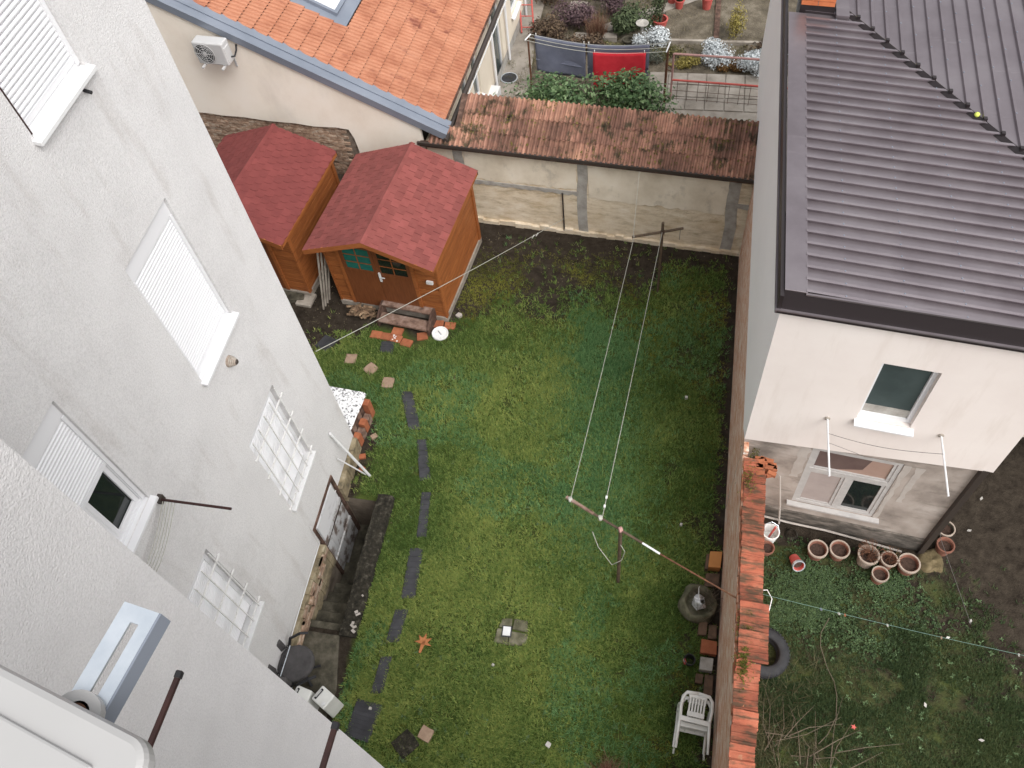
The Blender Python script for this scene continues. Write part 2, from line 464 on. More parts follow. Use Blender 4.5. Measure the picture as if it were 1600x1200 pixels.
def struct(o):
    o['kind'] = 'structure'
    return o


def holed(mb, plane, u0, u1, w0, w1, holes, depth, flip=False):
    """wall face in (u,w) with rectangular openings and reveals of given depth; plane(u,w,d) -> xyz, d goes inward"""
    us = sorted({u0, u1, *[h[0] for h in holes], *[h[1] for h in holes]})
    ws = sorted({w0, w1, *[h[2] for h in holes], *[h[3] for h in holes]})
    for i in range(len(us) - 1):
        for j in range(len(ws) - 1):
            cu, cw = (us[i] + us[i + 1]) / 2, (ws[j] + ws[j + 1]) / 2
            if any(h[0] < cu < h[1] and h[2] < cw < h[3] for h in holes):
                continue
            mb.add([plane(us[i], ws[j], 0), plane(us[i + 1], ws[j], 0), plane(us[i + 1], ws[j + 1], 0), plane(us[i], ws[j + 1], 0)], [(0, 1, 2, 3)])
    for a, b, c, d in holes:
        q = [(a, c), (b, c), (b, d), (a, d)]
        for i in range(4):
            p, r = q[i], q[(i + 1) % 4]
            mb.add([plane(*p, 0), plane(*r, 0), plane(*r, depth), plane(*p, depth)], [(0, 1, 2, 3)])
    return mb


# value noise for scatter masks
_lat = rng.random((64, 64))


def vnoise(x, y, s):
    x = np.asarray(x) * s
    y = np.asarray(y) * s
    xi, yi = np.floor(x).astype(int), np.floor(y).astype(int)
    fx, fy = x - xi, y - yi
    fx, fy = fx * fx * (3 - 2 * fx), fy * fy * (3 - 2 * fy)
    g = lambda a, b: _lat[a % 64, b % 64]
    return (g(xi, yi) * (1 - fx) + g(xi + 1, yi) * fx) * (1 - fy) + (g(xi, yi + 1) * (1 - fx) + g(xi + 1, yi + 1) * fx) * fy


def fnoise(x, y, s):
    return 0.55 * vnoise(x, y, s) + 0.28 * vnoise(x + 7.3, y + 3.1, s * 2.1) + 0.17 * vnoise(x + 1.7, y + 9.2, s * 4.3)


def gz(x, y):
    """gentle unevenness of the ground"""
    return (fnoise(x, y, 0.9) - 0.5) * 0.05


def tri_mesh(name, V, tint, mat, parent=None):
    """V: (n,3,3) free triangles, tint: (n,) species tint 0..1"""
    n = len(V)
    me = bpy.data.meshes.new(name)
    me.vertices.add(n * 3)
    me.vertices.foreach_set('co', V.reshape(-1).astype(np.float32))
    me.loops.add(n * 3)
    me.loops.foreach_set('vertex_index', np.arange(n * 3, dtype=np.int32))
    me.polygons.add(n)
    me.polygons.foreach_set('loop_start', np.arange(0, n * 3, 3, dtype=np.int32))
    me.update(calc_edges=True)
    at = me.attributes.new('tint', 'FLOAT', 'POINT')
    at.data.foreach_set('value', np.repeat(np.clip(tint, 0, 1), 3).astype(np.float32))
    return link(name, me, mat, parent)


def blades(P, nb, L, W, lean, tint, spread=0.02, vary=0.35):
    """tufts: P (n,3) roots -> triangles; L blade length, W width, lean max horizontal share"""
    n = len(P)
    P = np.repeat(P, nb, 0)
    k = len(P)
    a = rng.random(k) * 2 * PI
    r = spread * np.sqrt(rng.random(k))
    b = rng.random(k) * 2 * PI
    base = P + np.stack([r * np.cos(b), r * np.sin(b), np.zeros(k)], 1)
    ln = L * (0.55 + 0.7 * rng.random(k))
    le = lean * (0.3 + 0.7 * rng.random(k))
    d = np.stack([np.cos(a) * le, np.sin(a) * le, np.sqrt(np.clip(1 - le ** 2, 0.02, 1))], 1)
    s = np.stack([-np.sin(a), np.cos(a), np.zeros(k)], 1) * (W * (0.7 + 0.6 * rng.random(k)))[:, None] / 2
    tip = base + d * ln[:, None]
    return np.stack([base - s, base + s, tip], 1), np.repeat(tint, nb) + (rng.random(k) - 0.5) * vary


def leaf_cloud(c, rad, n, size, shell=0.5, asp=0.45, up=0.3, lumps=6, seed=0):
    """leaves (two triangles each) spread through a lumpy ellipsoid volume"""
    g = np.random.default_rng(seed + 11)
    lc = g.normal(size=(lumps, 3))
    lc /= np.linalg.norm(lc, axis=1)[:, None]
    lc *= (0.35 + 0.4 * g.random((lumps, 1)))
    lc[:, 2] = np.abs(lc[:, 2]) * 0.8
    lr = 0.38 + 0.3 * g.random(lumps)
    w = g.integers(0, lumps, n)
    d = g.normal(size=(n, 3))
    d /= np.linalg.norm(d, axis=1)[:, None]
    rr = (shell + (1 - shell) * g.random(n)) * lr[w]
    p = (lc[w] + d * rr[:, None])
    p = p * np.array(rad) + np.array(c)
    nrm = d + np.array([0, 0, up]) + g.normal(size=(n, 3)) * 0.5
    nrm /= np.linalg.norm(nrm, axis=1)[:, None]
    t = np.cross(nrm, g.normal(size=(n, 3)))
    t /= np.linalg.norm(t, axis=1)[:, None]
    b = np.cross(nrm, t)
    s = size * (0.6 + 0.8 * g.random(n))[:, None]
    A, B2 = p - t * s * .5, p + t * s * .5
    S1, S2 = p + b * s * asp * .5 + nrm * s * .06, p - b * s * asp * .5 + nrm * s * .06
    V = np.concatenate([np.stack([A, S2, B2], 1), np.stack([A, B2, S1], 1)])
    keep = V[:, :, 2].min(1) > 0.0
    tn = g.random(n)
    return V[keep], np.concatenate([tn, tn])[keep]


def shrub(name, label, cat, c, rad, n, size, mat, stems=5, group=None, seed=0, part='foliage', **kw):
    t = thing(name, label, cat, (c[0], c[1], 0), 0, group)
    V, tn = leaf_cloud((0, 0, rad[2] * 0.45), rad, n, size, seed=seed, **kw)
    tri_mesh(part, V, tn, mat, t)
    g = random.Random(seed)
    mb = MB()
    for i in range(stems):
        a = g.random() * 6.28
        mb.tube([(0.02 * math.cos(a), 0.02 * math.sin(a), -0.02), (rad[0] * .25 * math.cos(a), rad[1] * .25 * math.sin(a), rad[2] * .4),
                 (rad[0] * .5 * math.cos(a), rad[1] * .5 * math.sin(a), rad[2] * .75)], [0.012, 0.008, 0.004], 5)
    mb.build('stem', 'twig', t)
    return t


# where grass thrives (1) and where the yard is bare (0)
sm = lambda a, b, t: np.clip((t - a) / (b - a), 0, 1) ** 2 * (3 - 2 * np.clip((t - a) / (b - a), 0, 1))


def shade(x, y):
    """poorer, mossier ground: along the brick wall and towards the shed wall"""
    w = fnoise(x, y, .8)
    right = sm(-.75, .95, x + (w - .5) * 1.4)
    back = sm(9.2, 11.6, y + (w - .5) * 2.4)
    return np.clip(right * .85 + back, 0, 1)


def lawn(x, y):
    d = 1 - .55 * shade(x, y)
    d = d * sm(-5.15, -4.5, x + (fnoise(x, y, 2) - .5) * .6 + np.where(y > 7.4, 2.2, 0))       # bare strip by the grey house
    d = d * (1 - .95 * sm(10.2, 11.5, y - .35 * (x + 1.2) + (fnoise(x + 3, y, 1.3) - .5) * 2.0))
    d = d * (1 - .9 * sm(1.0, 1.25, x))
    d = d * np.where((y < 3.7) & (y > 1.4), sm(-4.45, -4.1, x), 1.0)
    left = (x < -3.6) & (y > 9.9)
    d = np.where(left, d * .05, d)
    d = np.where((x < -5.9) & (y > 9.15 + .3 * fnoise(x, y, 2)), d * .15, d)
    d = d * (.55 + .6 * sm(.30, .52, fnoise(x + 2, y + 8, 1.7)))
    return d




# ================================================================ SETTING: ground
PIT = (-5.2, -4.5, 3.45, 5.85)      # cellar stairwell opening in the ground


def ground_sheet():
    xs = np.round(np.arange(-14, 10.01, 0.1), 3)
    ys = np.round(np.arange(-3, 30.01, 0.1), 3)
    X, Y = np.meshgrid(xs, ys)
    Z = gz(X, Y)
    V = np.stack([X, Y, Z], -1).reshape(-1, 3)
    nx = len(xs)
    F = []
    for j in range(len(ys) - 1):
        for i in range(nx - 1):
            cx, cy = xs[i] + .05, ys[j] + .05
            if PIT[0] < cx < PIT[1] and PIT[2] < cy < PIT[3]:
                continue
            F.append((j * nx + i, j * nx + i + 1, (j + 1) * nx + i + 1, (j + 1) * nx + i))
    mb = MB()
    mb.v = [tuple(p) for p in V]
    mb.f = F
    # wide apron out to the horizon, a little below the yard
    for a, b, c, d in ((-400, -14, -400, 400), (10, 400, -400, 400), (-14, 10, -400, -3), (-14, 10, 30, 400)):
        mb.add([(a, c, -.03), (b, c, -.03), (b, d, -.03), (a, d, -.03)], [(0, 1, 2, 3)])
    o = mb.build('ground', None)
    n0 = len(o.data.vertices)
    co = np.empty(n0 * 3, np.float32)
    o.data.vertices.foreach_get('co', co)
    co = co.reshape(-1, 3)
    x, y = co[:, 0], co[:, 1]
    yard = (x > -7.5) & (x < 1.35) & (y > 0) & (y < 12.5)
    side = (x > 1.6) & (x < 8) & (y < 6)
    m = np.where(yard, lawn(x, y), np.where(side, .35 * (1 - sm(4.6, 6.0, x * .75 + y * .42 - .75 + (fnoise(x, y, 1.4) - .5) * 1.5)), .0))
    at = o.data.attributes.new('moss', 'FLOAT', 'POINT')
    at.data.foreach_set('value', m.astype(np.float32))
    return o


ground = struct(ground_sheet())
gm = bpy.data.materials.new('yard_ground')
gm.use_nodes = True
nt = gm.node_tree
N_, L_ = nt.nodes, nt.links
bs = N_['Principled BSDF']
bs.inputs['Roughness'].default_value = 1.0
bs.inputs['Specular IOR Level'].default_value = 0.1
geo = N_.new('ShaderNodeNewGeometry')


def gnoise(scale, detail=8, rough=0.65):
    n = N_.new('ShaderNodeTexNoise')
    n.inputs['Scale'].default_value = scale
    n.inputs['Detail'].default_value = detail
    n.inputs['Roughness'].default_value = rough
    L_.new(geo.outputs['Position'], n.inputs['Vector'])
    return n.outputs['Fac']


r1 = N_.new('ShaderNodeValToRGB')
r1.color_ramp.elements[0].position = 0.32
r1.color_ramp.elements[0].color = (0.016, 0.012, 0.009, 1)
r1.color_ramp.elements[1].position = 0.72
r1.color_ramp.elements[1].color = (0.070, 0.056, 0.042, 1)
L_.new(gnoise(5.0, 10, 0.75), r1.inputs['Fac'])
r2 = N_.new('ShaderNodeValToRGB')
r2.color_ramp.elements[0].color = (0.040, 0.058, 0.014, 1)
r2.color_ramp.elements[1].color = (0.095, 0.125, 0.030, 1)
L_.new(gnoise(9.0), r2.inputs['Fac'])
ma = N_.new('ShaderNodeAttribute')
ma.attribute_name = 'moss'
mm = N_.new('ShaderNodeMath')
mm.operation = 'ADD'
L_.new(gnoise(2.5, 7), mm.inputs[0])
L_.new(ma.outputs['Fac'], mm.inputs[1])
mf = N_.new('ShaderNodeMapRange')
mf.inputs['From Min'].default_value = 0.70
mf.inputs['From Max'].default_value = 1.10
L_.new(mm.outputs[0], mf.inputs['Value'])
mx = N_.new('ShaderNodeMix')
mx.data_type = 'RGBA'
L_.new(mf.outputs[0], mx.inputs['Factor'])
L_.new(r1.outputs[0], mx.inputs['A'])
L_.new(r2.outputs[0], mx.inputs['B'])
L_.new(mx.outputs['Result'], bs.inputs['Base Color'])
bp = N_.new('ShaderNodeBump')
bp.inputs['Strength'].default_value = 1.0
bp.inputs['Distance'].default_value = 0.03
L_.new(gnoise(40.0, 6), bp.inputs['Height'])
L_.new(bp.outputs[0], bs.inputs['Normal'])
ground.data.materials.append(gm)

# far garden: bed of bare soil, concrete strip and paths
mb = MB()
xs = np.arange(-4.6, 10.0, 0.4)
ys = np.arange(13.4, 29.0, 0.4)
X, Y = np.meshgrid(xs, ys)
mb.v = [(float(a), float(b), float(0.012 + gz(a, b) + 0.05 * (fnoise(a, b, 2.2) - .3))) for a, b in zip(X.ravel(), Y.ravel())]
nx = len(xs)
mb.f = [(j * nx + i, j * nx + i + 1, (j + 1) * nx + i + 1, (j + 1) * nx + i) for j in range(len(ys) - 1) for i in range(nx - 1)]
struct(mb.build('garden_bed', 'garden_soil', smooth=True))
mb = MB()
mb.prism([(-4.75, 13.3), (-3.55, 13.3), (-3.75, 17.0), (-3.95, 19.3), (-3.9, 29), (-4.75, 29)], 0.0, 0.075)
struct(mb.build('side_path', 'path_concrete'))
gp = struct(MB().box(-0.9, 3.6, 13.4, 17.92, 0.0, 0.055).build('paved_strip', 'path_concrete'))
for i in range(10):
    for j in range(3):
        MB().box(-0.88 + i * .45, -0.455 + i * .45, 16.55 + j * .455, 16.98 + j * .455, 0.05, 0.085 + 0.004 * random.random()).build('paving_slab', 'path_concrete', gp, bevel=0.008)
mb = MB()
mb.prism([(-2.35, 19.7), (-2.1, 19.5), (0.6, 21.3), (0.4, 21.55)], 0.02, 0.09)
struct(mb.build('bed_kerb', 'path_concrete'))
struct(MB().box(-0.7, 4.0, 19.2, 21.2, 0.03, 0.082).build('gravel_plot', 'garden_soil'))
struct(MB().box(-0.75, 4.0, 19.12, 19.2, 0.0, 0.12).build('plot_edging', 'grey_timber'))
struct(MB().box(0.55, 0.68, 19.22, 21.15, 0.03, 0.13).build('plot_divider', 'dark_timber'))

# ================================================================ LEFT BUILDING (grey roughcast house)
LB = thing('apartment_house', 'tall grey roughcast house with white roller shutters along the left side', 'house', (-5.194, 5.017, 0), R(0.613))
WINS = [(-0.34, 0.62, 8.80, 10.75), (-0.35, 0.66, 5.28, 7.20), (-2.87, -1.87, 5.30, 7.20)]
GRILLS = [(-0.33, 0.65, 1.83, 3.74), (-2.80, -1.81, 1.87, 3.80)]
DOOR = (-0.21, 0.74, -1.25, 0.82)
mb = MB()
holed(mb, lambda s, z, d: (-d, s, z), -8.0, 1.80, 0.40, 11.4, WINS + GRILLS + [(DOOR[0], DOOR[1], 0.40, DOOR[3])], 0.16)
mb.add([(0, 1.80, -.2), (-9, 1.80, -.2), (-9, 1.80, 11.4), (0, 1.80, 11.4)], [(0, 1, 2, 3)])
mb.add([(0, -8, 11.4), (0, 1.8, 11.4), (-9, 1.8, 11.4), (-9, -8, 11.4)], [(0, 1, 2, 3)])
mb.build('wall', 'roughcast', LB, fix=False)
mb = MB()
holed(mb, lambda s, z, d: (-0.02 - d, s, z), -8.0, 1.80, -1.4, 0.40, [(DOOR[0], DOOR[1], -1.25, 0.40)], 0.16)
mb.build('foundation', 'pit_concrete', LB)
def plinth(s0, s1, z0, z1, dx):
    mb = MB()
    n = max(2, int((s1 - s0) / 0.12))
    for i in range(n):
        a, b = s0 + (s1 - s0) * i / n, s0 + (s1 - s0) * (i + 1) / n
        d = dx + random.uniform(-.015, .015)
        mb.box(-0.02, d, a, b, z0, z1 + random.uniform(-.03, .02))
    return mb.build('plinth', 'plinth', LB)


plinth(0.76, 1.78, -0.1, 0.37, 0.075)
plinth(-3.6, -0.26, -0.35, 0.36, 0.07)
for i in range(26):      # bricks laid bare low on the near plinth
    s = random.uniform(-2.2, -0.4)
    z = random.choice([0.02, 0.10, 0.18, 0.26])
    MB().box(0.04, 0.092 + random.random() * .015, s, s + .21, z, z + .065).build('brick', 'old_brick', LB)
MB().tube([(0.02, -2.6, 0.47), (0.025, -1.9, 0.44), (0.02, -1.3, 0.45), (0.02, -0.3, 0.46), (0.02, -0.26, 1.05)], 0.009, 6).build('cable', 'white_paint', LB)


def shutter_window(s0, s1, z0, z1, drop, box=0.23, brown=False):
    """roller-shutter window; drop = share of the opening the shutter covers"""
    w = MB()
    fx0, fx1 = -0.105, -0.05
    w.box(fx0, fx1, s0 + .002, s0 + .05, z0, z1 - box)
    w.box(fx0, fx1, s1 - .05, s1 - .002, z0, z1 - box)
    w.box(fx0, fx1, s0 + .05, s1 - .05, z0 + .002, z0 + .06)
    win = w.build('window', 'white_pvc', LB, bevel=0.004)
    MB().box(-0.12, -0.035, s0 + .002, s1 - .002, z1 - box, z1 - .002).build('shutter_box', 'white_pvc', win, bevel=0.006)
    for sa, sb in ((s0 + .002, s0 + .045), (s1 - .045, s1 - .002)):
        MB().box(-0.052, -0.03, sa, sb, z0 + .03, z1 - box).build('shutter_guide', 'white_pvc', win, bevel=0.003)
    zt = z1 - box
    zb = z1 - box - (z1 - box - z0 - 0.03) * drop
    n = int((zt - zb - .05) / 0.047)
    m = MB()
    for i in range(n):
        z = zt - (i + 1) * 0.047
        m.yprism([(-.068, z), (-.056, z + .004), (-.0475, z + .014), (-.0455, z + .024), (-.0475, z + .034), (-.056, z + .043), (-.068, z + .046)], s0 + .046, s1 - .046)
    zl = zt - n * 0.047
    m.box(-.066, -.043, s0 + .046, s1 - .046, zl - .055, zl)
    m.build('shutter', 'white_pvc', win)
    if drop < 0.9:
        MB().box(-0.16, -0.105, s0 + .05, s1 - .05, z0 + .06, zl + .3).build('pane', 'dark_glass', win)
        f = MB()
        for k in range(2):
            a = s0 + .05 + k * (s1 - s0 - .1) / 2
            b = a + (s1 - s0 - .1) / 2
            f.box(-.10, -.07, a, a + .055, z0 + .06, zl + .2)
            f.box(-.10, -.07, b - .055, b, z0 + .06, zl + .2)
            f.box(-.10, -.07, a + .055, b - .055, z0 + .06, z0 + .125)
        f.build('sash', 'white_pvc', win, bevel=0.006)
    sl = MB()
    sl.add([(-.10, s0 - .035, z0 + .015), (.075, s0 - .035, z0 - .015), (.075, s1 + .035, z0 - .015), (-.10, s1 + .035, z0 + .015),
            (-.10, s0 - .035, z0 - .025), (.075, s0 - .035, z0 - .055), (.075, s1 + .035, z0 - .055), (-.10, s1 + .035, z0 - .025)],
           [(0, 1, 2, 3), (7, 6, 5, 4), (0, 4, 5, 1), (1, 5, 6, 2), (2, 6, 7, 3), (3, 7, 4, 0)])
    sl.build('sill', 'white_pvc' if not brown else 'white_paint', win, bevel=0.004)
    if brown:
        MB().box(-.029, -.012, s0 + .004, s0 + .03, z0 + .02, z1).build('brown_edging', 'rust_paint', win)
    # pale patching plaster round the opening
    return win


shutter_window(*WINS[0], 1.0, brown=True)
shutter_window(*WINS[1], 1.0)
shutter_window(*WINS[2], 0.52)


def grille_window(s0, s1, z0, z1):
    w = MB()
    w.box(-.13, -.09, s0, s0 + .06, z0, z1)
    w.box(-.13, -.09, s1 - .06, s1, z0, z1)
    w.box(-.13, -.09, s0 + .06, s1 - .06, z1 - .2, z1)
    win = w.build('window', 'white_pvc', LB)
    m = MB()
    n = int((z1 - .2 - z0) / .047)
    for i in range(n):
        z = z1 - .2 - (i + 1) * .047
        m.yprism([(-.12, z), (-.104, z + .01), (-.10, z + .023), (-.104, z + .036), (-.12, z + .046)], s0 + .06, s1 - .06)
    m.build('shutter', 'white_pvc', win)
    MB().box(-.10, .07, s0 - .03, s1 + .03, z0 - .04, z0 + .012).build('sill', 'white_paint', win, bevel=0.004)
    for k in range(4):
        z = z0 + .10 + k * (z1 - z0 - .42) / 3
        MB().box(.012, .028, s0 - .07, s1 + .07, z - .012, z + .012).build('grille_bar', 'grille_paint', win)
    for k in range(5):
        s = s0 + .05 + k * (s1 - s0 - .10) / 4
        MB().box(.029, .045, s - .007, s + .007, z0 - .0 + .05, z1 - .03).build('grille_bar', 'grille_paint', win)
    for s in (s0 - .05, s1 + .05):
        for z in (z0 + .10, z1 - .32):
            MB().box(-.01, .0125, s - .008, s + .008, z - .008, z + .008).build('grille_anchor', 'grille_paint', win)


for q in GRILLS:
    grille_window(*q)
# vent cowl
mx_ = Matrix.Translation((0, 0.18, 4.94)) @ Matrix.Rotation(R(90), 4, 'Y')
v = MB().lathe([(0.075, 0), (0.075, .015), (0.066, .02), (0.066, .03)], 20, mx_)
v.build('vent_cowl', 'pot_pale', LB, smooth=False)
for i, (r0, z) in enumerate(((0.066, .035), (0.058, .055), (0.05, .075), (0.04, .095))):
    MB().lathe([(r0 * .6, z), (r0 + .006, z), (r0, z + .012), (r0 * .6, z + .014)], 20, mx_).build('vent_ring', 'silver_lid', LB)
MB().lathe([(0.034, .02), (0.034, .112), (0.02, .125), (0.001, .126)], 14, mx_).build('vent_core', 'brown_metal', LB)
MB().tube([(0, 0.44, 8.68), (0.07, 0.44, 8.655)], 0.016, 8).build('wall_peg', 'black_plastic', LB)
# cellar door, going down into the stairwell
d = MB()
s0, s1, z0, z1 = DOOR
d.box(-.06, .02, s0 - .03, s0 + .03, z0, z1 + .03)
d.box(-.06, .02, s1 - .03, s1 + .03, z0, z1 + .03)
d.box(-.06, .021, s0 + .03, s1 - .03, z1 - .03, z1 + .03)
door = d.build('cellar_door', 'dark_timber', LB)
w = (s1 - s0 - .07) / 4
for k in range(4):
    a = s0 + .035 + k * w
    MB().box(-.055, -.022 + .004 * (k % 2), a + .002, a + w - .002, z0, z1 - .035).build('board', 'peel_paint', door)
for z in (0.12, -0.62):
    MB().box(-.022, .004, s0 + .04, s1 - .04, z - .05, z + .05).build('rail', 'peel_paint', door)
MB().box(-.02, .012, s0 + .07, s1 - .09, 0.22, 0.70).build('door_panel', 'door_white', door)

# cellar stairwell
SW = thing('cellar_stairwell', 'sunken concrete cellar stairwell with mossy dark parapet beside the grey house', 'stairwell', (0, 0, 0))
mb = MB()
ny_, nx_ = 60, 8
for j in range(ny_ + 1):
    y = 3.42 + 2.46 * j / ny_
    top = .07 + .07 * float(sm(4.1, 4.5, y))
    ring = [(-4.57, -1.4), (-4.565, top - .05), (-4.55, top - .008), (-4.50, top), (-4.42, top + .008), (-4.34, top), (-4.285, top - .012), (-4.27, top - .06), (-4.265, -.3)]
    for (x, z) in ring:
        q = Vector((x * 9, y * 9, z * 9))
        mb.v.append((x + .022 * noise.noise(q), y, z + (.03 * noise.noise(q + Vector((5, 0, 0))) if z > -.2 else 0)))
k_ = 9
mb.f = [(j * k_ + i, (j + 1) * k_ + i, (j + 1) * k_ + i + 1, j * k_ + i + 1) for j in range(ny_) for i in range(k_ - 1)]
mb.f += [tuple(range(k_)), tuple(range(ny_ * k_ + k_ - 1, ny_ * k_ - 1, -1))]
mb.build('parapet', 'moss_concrete', SW, fix=True)
for k in range(7):      # crumbs of old limewash on the broken near end
    MB().mbox(Matrix.Translation((-4.32 + random.uniform(-.05, .03), 3.5 + random.random() * .8, .085 + random.uniform(0, .02))) @ Matrix.Rotation(random.random() * 3, 4, 'Z'), random.uniform(.008, .03), random.uniform(.008, .04), .006).build('limewash_chip', 'pale_patch', SW)
MB().box(-5.2, -4.565, 5.845, 5.90, -1.4, -0.01).build('end_wall', 'pit_concrete', SW)
MB().box(-5.2, -4.56, 4.75, 5.85, -1.4, -1.24).build('landing', 'old_concrete', SW)
for i in range(6):
    z = -0.06 - 0.2 * i
    MB().box(-5.2, -4.555, 3.40 + .23 * i, 3.40 + .23 * (i + 1) + (.24 if i == 5 else 0), -1.4, z).build('step', 'old_concrete', SW, bevel=0.015)
struct(MB().prism([(-5.2, 1.6), (-4.45, 1.6), (-4.35, 2.6), (-4.5, 3.2), (-4.55, 3.42), (-5.2, 3.42)], -0.05, 0.035).build('concrete_apron', 'old_concrete', bevel=0.01))

# near wing of the same house: short return wall left of the camera and the wall below it
NW = thing('house_wing', 'rough white plastered wing of the house filling the bottom left corner', 'house', (0, 0, 0))
mb = MB()
mb.add([(-2.405, 1.20, -.2), (-2.39, -0.35, -.2), (-2.39, -0.35, 12.6), (-2.405, 1.20, 12.6)], [(0, 1, 2, 3)])
mb.add([(-2.405, 1.20, -.2), (-2.405, 1.20, 12.6), (-5.15, 1.17, 12.6), (-5.15, 1.17, -.2)], [(0, 1, 2, 3)])
mb.add([(-2.405, 1.20, 12.6), (-2.39, -0.35, 12.6), (-5.15, -.35, 12.6), (-5.15, 1.17, 12.6)], [(0, 1, 2, 3)])
mb.build('wall', 'roughcast_near', NW)
mb = MB()
mb.add([(-2.39, -0.35, -.2), (.9, -0.70, -.2), (.9, -0.70, 11.9), (-2.39, -0.35, 11.9)], [(0, 1, 2, 3)])
mb.build('rear_wall', 'roughcast_near', NW)

# ================================================================ RIGHT: boundary brick wall with tile coping
def BX(y):      # face of the boundary wall, running slightly askew
    return 1.3869 + (y - 12.2216) * 0.011


BW = thing('boundary_wall', 'weathered red brick boundary wall capped with clay tiles right of the lawn', 'wall', (0, 0, 0))
mb = MB()
mb.prism([(BX(-1), -1), (BX(-1) + .27, -1), (BX(6.3) + .27, 6.25), (BX(6.3), 6.299)], -.1, 2.08)
mb.build('wall', 'boundary_brick', BW)
mb = MB()
mb.prism([(BX(6.3), 6.3), (BX(6.3) + .07, 6.3), (BX(12.1) + .07, 12.1), (BX(12.1), 12.1)], -.1, 2.22)
mb.build('lower_wall', 'boundary_brick', BW)
mb = MB()
for i in range(48):
    y = 0.0 + i * 0.127
    mb.box(BX(y) + .005 + random.uniform(-.012, .012), BX(y) + .14, y, y + .122, 2.06, 2.125 + random.uniform(0, .03))
mb.build('mortar_bed', 'orange_mortar', BW)


def tile_mesh(name, Ln, W, prof, th=0.014, nose=None):
    mb = MB()
    n = len(prof)
    top = [(W * (a - .5), z) for a, z in prof]
    for x in (0, Ln):
        for y, z in top:
            mb.v.append((x, y, z))
        for y, z in top:
            mb.v.append((x, y, z - th))
    k = 2 * n
    for i in range(n - 1):
        mb.f.append((i, k + i, k + i + 1, i + 1))
        mb.f.append((i, i + 1, n + i + 1, n + i))
        mb.f.append((k + i, k + n + i, k + n + i + 1, k + i + 1))
    mb.f.append((0, n, k + n, k))
    mb.f.append((n - 1, k + n - 1, k + 2 * n - 1, 2 * n - 1))
    me = mb.mesh(name)
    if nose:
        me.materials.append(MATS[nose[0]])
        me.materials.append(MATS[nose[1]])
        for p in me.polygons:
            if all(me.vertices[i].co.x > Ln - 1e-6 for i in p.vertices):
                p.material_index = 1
    return me


MARS = [(0, .006), (.05, .024), (.13, .024), (.20, .008), (.45, .006), (.50, .022), (.58, .022), (.64, .008), (.93, .006), (1.0, .016)]
cop = tile_mesh('coping_tile', .305, .205, MARS)
y, i = 0.15, 0
while y < 6.02:
    st = .192 + random.uniform(-.008, .014)
    wide = 3.25 < y < 4.0
    dx = -.035 + random.uniform(-.014, .014) + (.03 if wide else 0) - (.02 if y < 3 else 0)
    o = link('coping_tile', cop, 'clay_coping', BW, loc=(BX(y) + dx + .05, y + .1, 2.160 + (.03 if wide else 0) + random.uniform(0, .022)))
    o.scale = (1.22 if wide else 1.0, 1, 1)
    o.rotation_euler = (R(random.uniform(3, 9)), R(random.uniform(5, 8)), R(random.uniform(-3, 3)))
    y += st
    i += 1
V, tn = [], []
for (mxx, my, k) in ((1.40, 3.72, 380), (1.39, 3.3, 420), (1.37, 1.2, 300), (1.40, 5.85, 120), (1.50, 6.15, 500)):
    P = np.stack([mxx + rng.normal(size=k) * .045, my + rng.normal(size=k) * .13, np.full(k, 2.19 if my < 6 else 2.09)], 1)
    a, b = blades(P, 3, .022, .012, .8, rng.random(k) * .6, .012)
    V.append(a)
    tn.append(b)
tag(tri_mesh('moss', np.concatenate(V), np.concatenate(tn), 'moss', BW), kind='stuff')
for i in range(26):     # broken brick top where the coping stops at the corner
    MB().mbox(Matrix.Translation((1.58 + random.uniform(-.06, .16), 6.12 + random.uniform(-.12, .14), 2.08 + .03 * (i % 3))) @ Matrix.Rotation(random.uniform(-.4, .4), 4, 'Z'), .06, .03, .03).build('brick', 'paver_red', BW)

# ================================================================ RIGHT BUILDING (oblique plan)
U = Vector((0.9942, -0.108, 0))
Vv = Vector((0.011, 0.9999, 0))
O = Vector((1.32, 6.38, 0))


def RB(u, v, z):
    p = O + U * u + Vv * v
    return (p.x, p.y, z)


HB = thing('neighbour_house', 'low pink rendered house with a mauve ribbed metal roof', 'house', (0, 0, 0))
W1 = (1.25, 1.90, 3.46, 4.67)
mb = MB()
holed(mb, lambda u, z, d: RB(u, d, z), -0.02, 3.11, 2.85, 5.42, [W1], 0.17)
mb.add([RB(-.02, 0, 2.42), RB(3.11, 0, 2.79), RB(3.11, 0, 2.85), RB(-.02, 0, 2.85)], [(0, 1, 2, 3)])
mb.add([RB(-.02, 0, 2.42), RB(-.02, .08, 2.42), RB(3.11, .08, 2.79), RB(3.11, 0, 2.79)], [(0, 1, 2, 3)])
mb.add([RB(3.11, 0, 2.79), RB(3.11, 9, 2.79), RB(3.11, 9, 5.42), RB(3.11, 0, 5.42)], [(0, 1, 2, 3)])
mb.build('front_wall', 'pink_render', HB)
mb = MB()
mb.add([RB(-.02, 0, 2.42), RB(-.02, 0, 5.42), RB(-.02, 9, 5.42), RB(-.02, 9, 2.23), RB(-.02, .3, 2.23)], [(0, 1, 2, 3, 4)])
mb.add([RB(-.02, .3, 2.23), RB(-.02, 9, 2.23), RB(.1, 9, 2.23), RB(.1, .3, 2.23)], [(0, 1, 2, 3)])
mb.build('side_wall', 'white_render', HB)
W2 = (0.93, 2.13, 0.76, 2.44)
mb = MB()
holed(mb, lambda u, z, d: RB(u, .08 + d, z), 0.0, 3.0, 0.42, 2.86, [W2], 0.10)
mb.add([RB(3.0, .08, 0), RB(3.0, 9, 0), RB(3.0, 9, 2.86), RB(3.0, .08, 2.86)], [(0, 1, 2, 3)])
mb.build('lower_wall', 'grey_lower', HB)
mb = MB()
